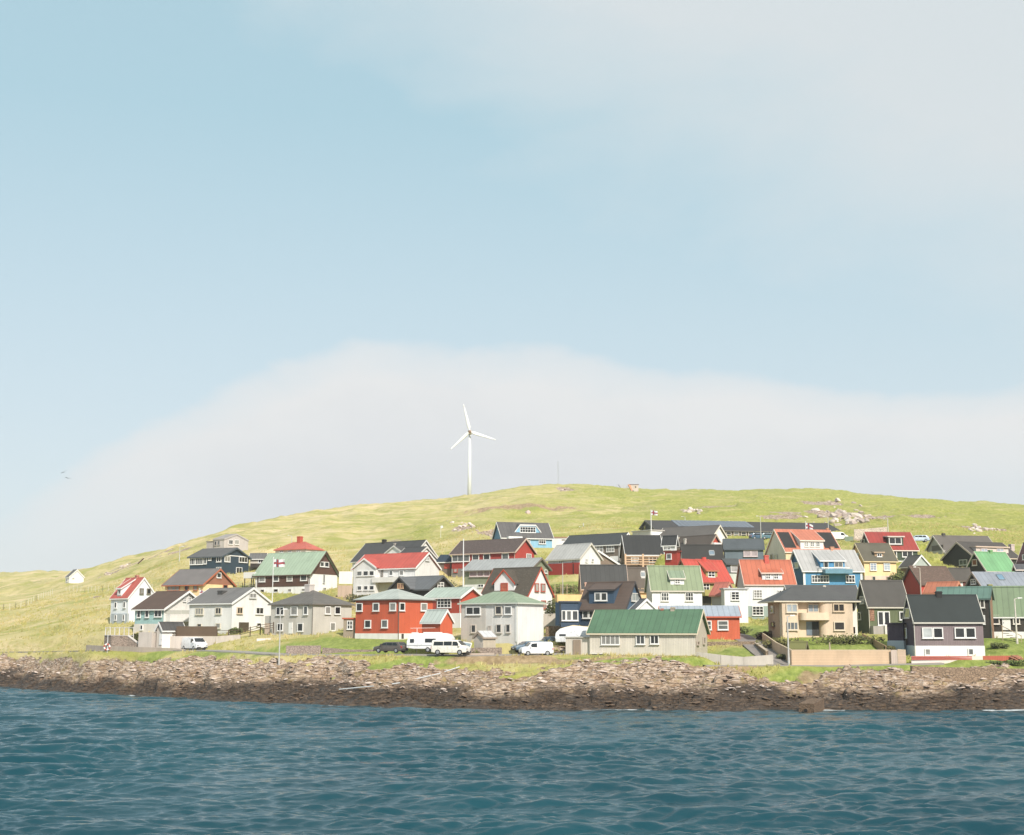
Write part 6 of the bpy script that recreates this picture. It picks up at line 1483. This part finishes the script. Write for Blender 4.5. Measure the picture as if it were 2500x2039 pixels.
# birds
for i, (px, py, an, lb) in enumerate(((156,1153,-.5,'tiny dark seabird gliding low in the sky at far left, upper one'),(166,1168,.15,'tiny dark seabird gliding low in the sky at far left, lower one'))):
    p = at(px, py, 150); root = empty('seabird', p, lb, 'bird', 'seabirds over the left slope')
    me = bpy.data.meshes.new('body'); bm = bmesh.new(); bmesh.ops.create_uvsphere(bm, u_segments=12, v_segments=8, radius=.5)
    for v in bm.verts: v.co = Vector((v.co.x*.14*(1 if v.co.x<0 else 1), v.co.y*.5, v.co.z*.15))
    bm.to_mesh(me); bm.free(); me.materials.append(mat('plain',(96,98,100))); o = bpy.data.objects.new('body', me); COL.objects.link(o); o.parent = root
    for s_ in (1,-1):
        b = MB(); b.prism([(0,-.08,.02),(s_*.3,-.12,.12),(s_*.62,.06,.04),(s_*.3,.05,.11),(0,.1,.02)],[(0,-.08,.035),(s_*.3,-.12,.135),(s_*.62,.06,.05),(s_*.3,.05,.125),(0,.1,.035)],mat('plain',(110,112,114))); b.build('wing', root)
    root.rotation_euler = (0, an, .4); root.scale = (.6, .6, .6)
SUN_E = 3.1; EXPO = .84
HZL = (.89, .935, .96, 1); HZM = (.735, .87, .905, 1); HZH = (.54, .785, .835, 1)
CLD = (.87, .885, .91, 1); CLT = (1.0, 1.0, .995, 1); VEILC = (3.5, 3.62, 3.68, 1)
HAZED = .00018
# ================================================================== light, sky, camera
SUN_AZ = math.radians(24)      # to the right of straight behind the viewer
SUN_EL = math.radians(38)
sd = Vector((math.sin(SUN_AZ) * math.cos(SUN_EL), -math.cos(SUN_AZ) * math.cos(SUN_EL), math.sin(SUN_EL)))
L = bpy.data.lights.new('sun', 'SUN'); L.energy = SUN_E; L.angle = math.radians(1.2); L.color = (1.0, .93, .84)
lo = bpy.data.objects.new('sun', L); COL.objects.link(lo); lo.rotation_euler = sd.to_track_quat('Z', 'Y').to_euler(); lo.location = (60, -60, 120)
W = bpy.data.worlds.new('World'); S.world = W; W.use_nodes = True
class WT(NT):
    def __init__(s): s.t = W.node_tree; s.n = s.t.nodes; s.l = s.t.links
w = WT(); bg = w.n['Background']
sky = w.node('ShaderNodeTexSky', sky_type='NISHITA', sun_disc=False, sun_elevation=SUN_EL, sun_rotation=math.atan2(sd.x, sd.y), altitude=0, air_density=1.0, dust_density=1.2, ozone_density=2.0)
d = w.node('ShaderNodeTexCoord').outputs['Generated']
sp = w.node('ShaderNodeSeparateXYZ'); w.link(d, sp.inputs[0])
az = w.math('ARCTAN2', sp.outputs[0], sp.outputs[1]); el = w.math('ARCSINE', sp.outputs[2])
# wind-blown cloud texture stretched along the horizon
cv = w.node('ShaderNodeCombineXYZ'); w.link(az, cv.inputs[0]); w.link(w.math('MULTIPLY', el, 2.0), cv.inputs[1])
n1 = w.noise(cv.outputs[0], 3.0, 7, .55, .3); n2 = w.noise(cv.outputs[0], 9.0, 6, .6, .2)
a0 = w.math('ADD', w.math('DIVIDE', az, .90), .5)       # 0..1 across about 52 degrees
def PXA(x): return (math.atan((x - 1250) / F / 1.0) / .90) + .5
def EL(y): return math.atan((HOR - y) / F * .97)
top = w.ramp(a0, [(PXA(0), EL(1330) * 2), (PXA(340), EL(1065) * 2), (PXA(850), EL(835) * 2), (PXA(1250), EL(860) * 2), (PXA(1650), EL(915) * 2), (PXA(2100), EL(965) * 2), (PXA(2500), EL(985) * 2)])
tp = w.math('MULTIPLY', top, .5)
dn = w.math('MULTIPLY', w.math('SUBTRACT', n1, .5), .075); dn2 = w.math('MULTIPLY', w.math('SUBTRACT', n2, .5), .035)
k = w.math('ADD', w.math('ADD', w.math('SUBTRACT', tp, el), dn), dn2)
bank = w.ramp(w.math('ADD', w.math('MULTIPLY', k, 14.0), .5), [(.34, 0.0), (.50, .62), (.78, 1.0)])
# thinner towards the horizon at both sides
low = w.ramp(w.math('MULTIPLY', w.math('ADD', el, w.math('MULTIPLY', w.math('SUBTRACT', n1, .5), .05)), 5.5), [(.20, .15), (.80, 1.0)])
side = w.ramp(w.math('MULTIPLY', w.math('ABSOLUTE', w.math('ADD', az, .02)), 2.5), [(.35, 0.0), (.85, 1.0)])
low = w.mix(side, (1, 1, 1, 1), low)
bank = w.math('MULTIPLY', bank, low)
# veil of cloud high on the right
v = w.math('ADD', w.math('ADD', w.math('MULTIPLY', az, .91), w.math('MULTIPLY', el, 1.82)), w.math('ADD', w.math('MULTIPLY', w.math('SUBTRACT', n1, .5), .55), w.math('MULTIPLY', w.math('SUBTRACT', n2, .5), .10)))
veil = w.ramp(v, [(.62, 0.0), (.78, .42), (.98, .84)])
mask = w.math('MAXIMUM', bank, veil)
SKYS = .120
haze = w.ramp(w.math('MULTIPLY', el, 2.2), [(0.0, .90), (.35, .86), (1.0, .80)])
hz = w.ramp(w.math('MULTIPLY', el, 2.2), [(0.0, HZL), (.40, HZM), (.85, HZH)])
hz = w.mix(1.0, hz, (4, 4, 4, 1), 'MULTIPLY')
base = w.mix(haze, sky.outputs[0], hz)
shade = w.ramp(w.math('ADD', w.math('ADD', w.math('MULTIPLY', n1, .35), w.math('MULTIPLY', w.math('SUBTRACT', n2, .5), .5)), w.math('SUBTRACT', .62, w.math('MULTIPLY', w.math('SUBTRACT', tp, el), 4.0))), [(.30, CLD), (.72, CLT)])
shade = w.mix(1.0, shade, (4, 4, 4, 1), 'MULTIPLY')
shade = w.mix(veil, shade, VEILC)
col = w.mix(w.math('MULTIPLY', mask, .93), base, shade)
w.link(col, bg.inputs['Color']); bg.inputs['Strength'].default_value = SKYS
cam = bpy.data.cameras.new('camera'); co = bpy.data.objects.new('camera', cam); COL.objects.link(co)
co.location = CAM; co.rotation_euler = (math.pi / 2 + PITCH, 0, 0)
cam.sensor_width = 36; cam.lens = F / 2500 * 36; cam.clip_start = .5; cam.clip_end = 20000
S.camera = co
S.view_settings.view_transform = 'Standard'; S.view_settings.look = 'None'; S.view_settings.gamma = 1; S.view_settings.exposure = EXPO
S.render.engine = 'CYCLES'; S.cycles.max_bounces = 6
m = bpy.data.materials.new('air'); m.use_nodes = True; nt = m.node_tree; nt.nodes.remove(nt.nodes['Principled BSDF'])
pv = nt.nodes.new('ShaderNodeVolumePrincipled'); pv.inputs['Color'].default_value = (.93, .96, 1, 1); pv.inputs['Density'].default_value = HAZED; pv.inputs['Anisotropy'].default_value = .2
nt.links.new(pv.outputs[0], nt.nodes['Material Output'].inputs['Volume'])
b = MB(); b.box(-1500, 1500, -500, 1200, -14, 190, m); o = b.build('haze'); tag(o, 'thin sea haze softening the far hill', None, None, 'stuff')
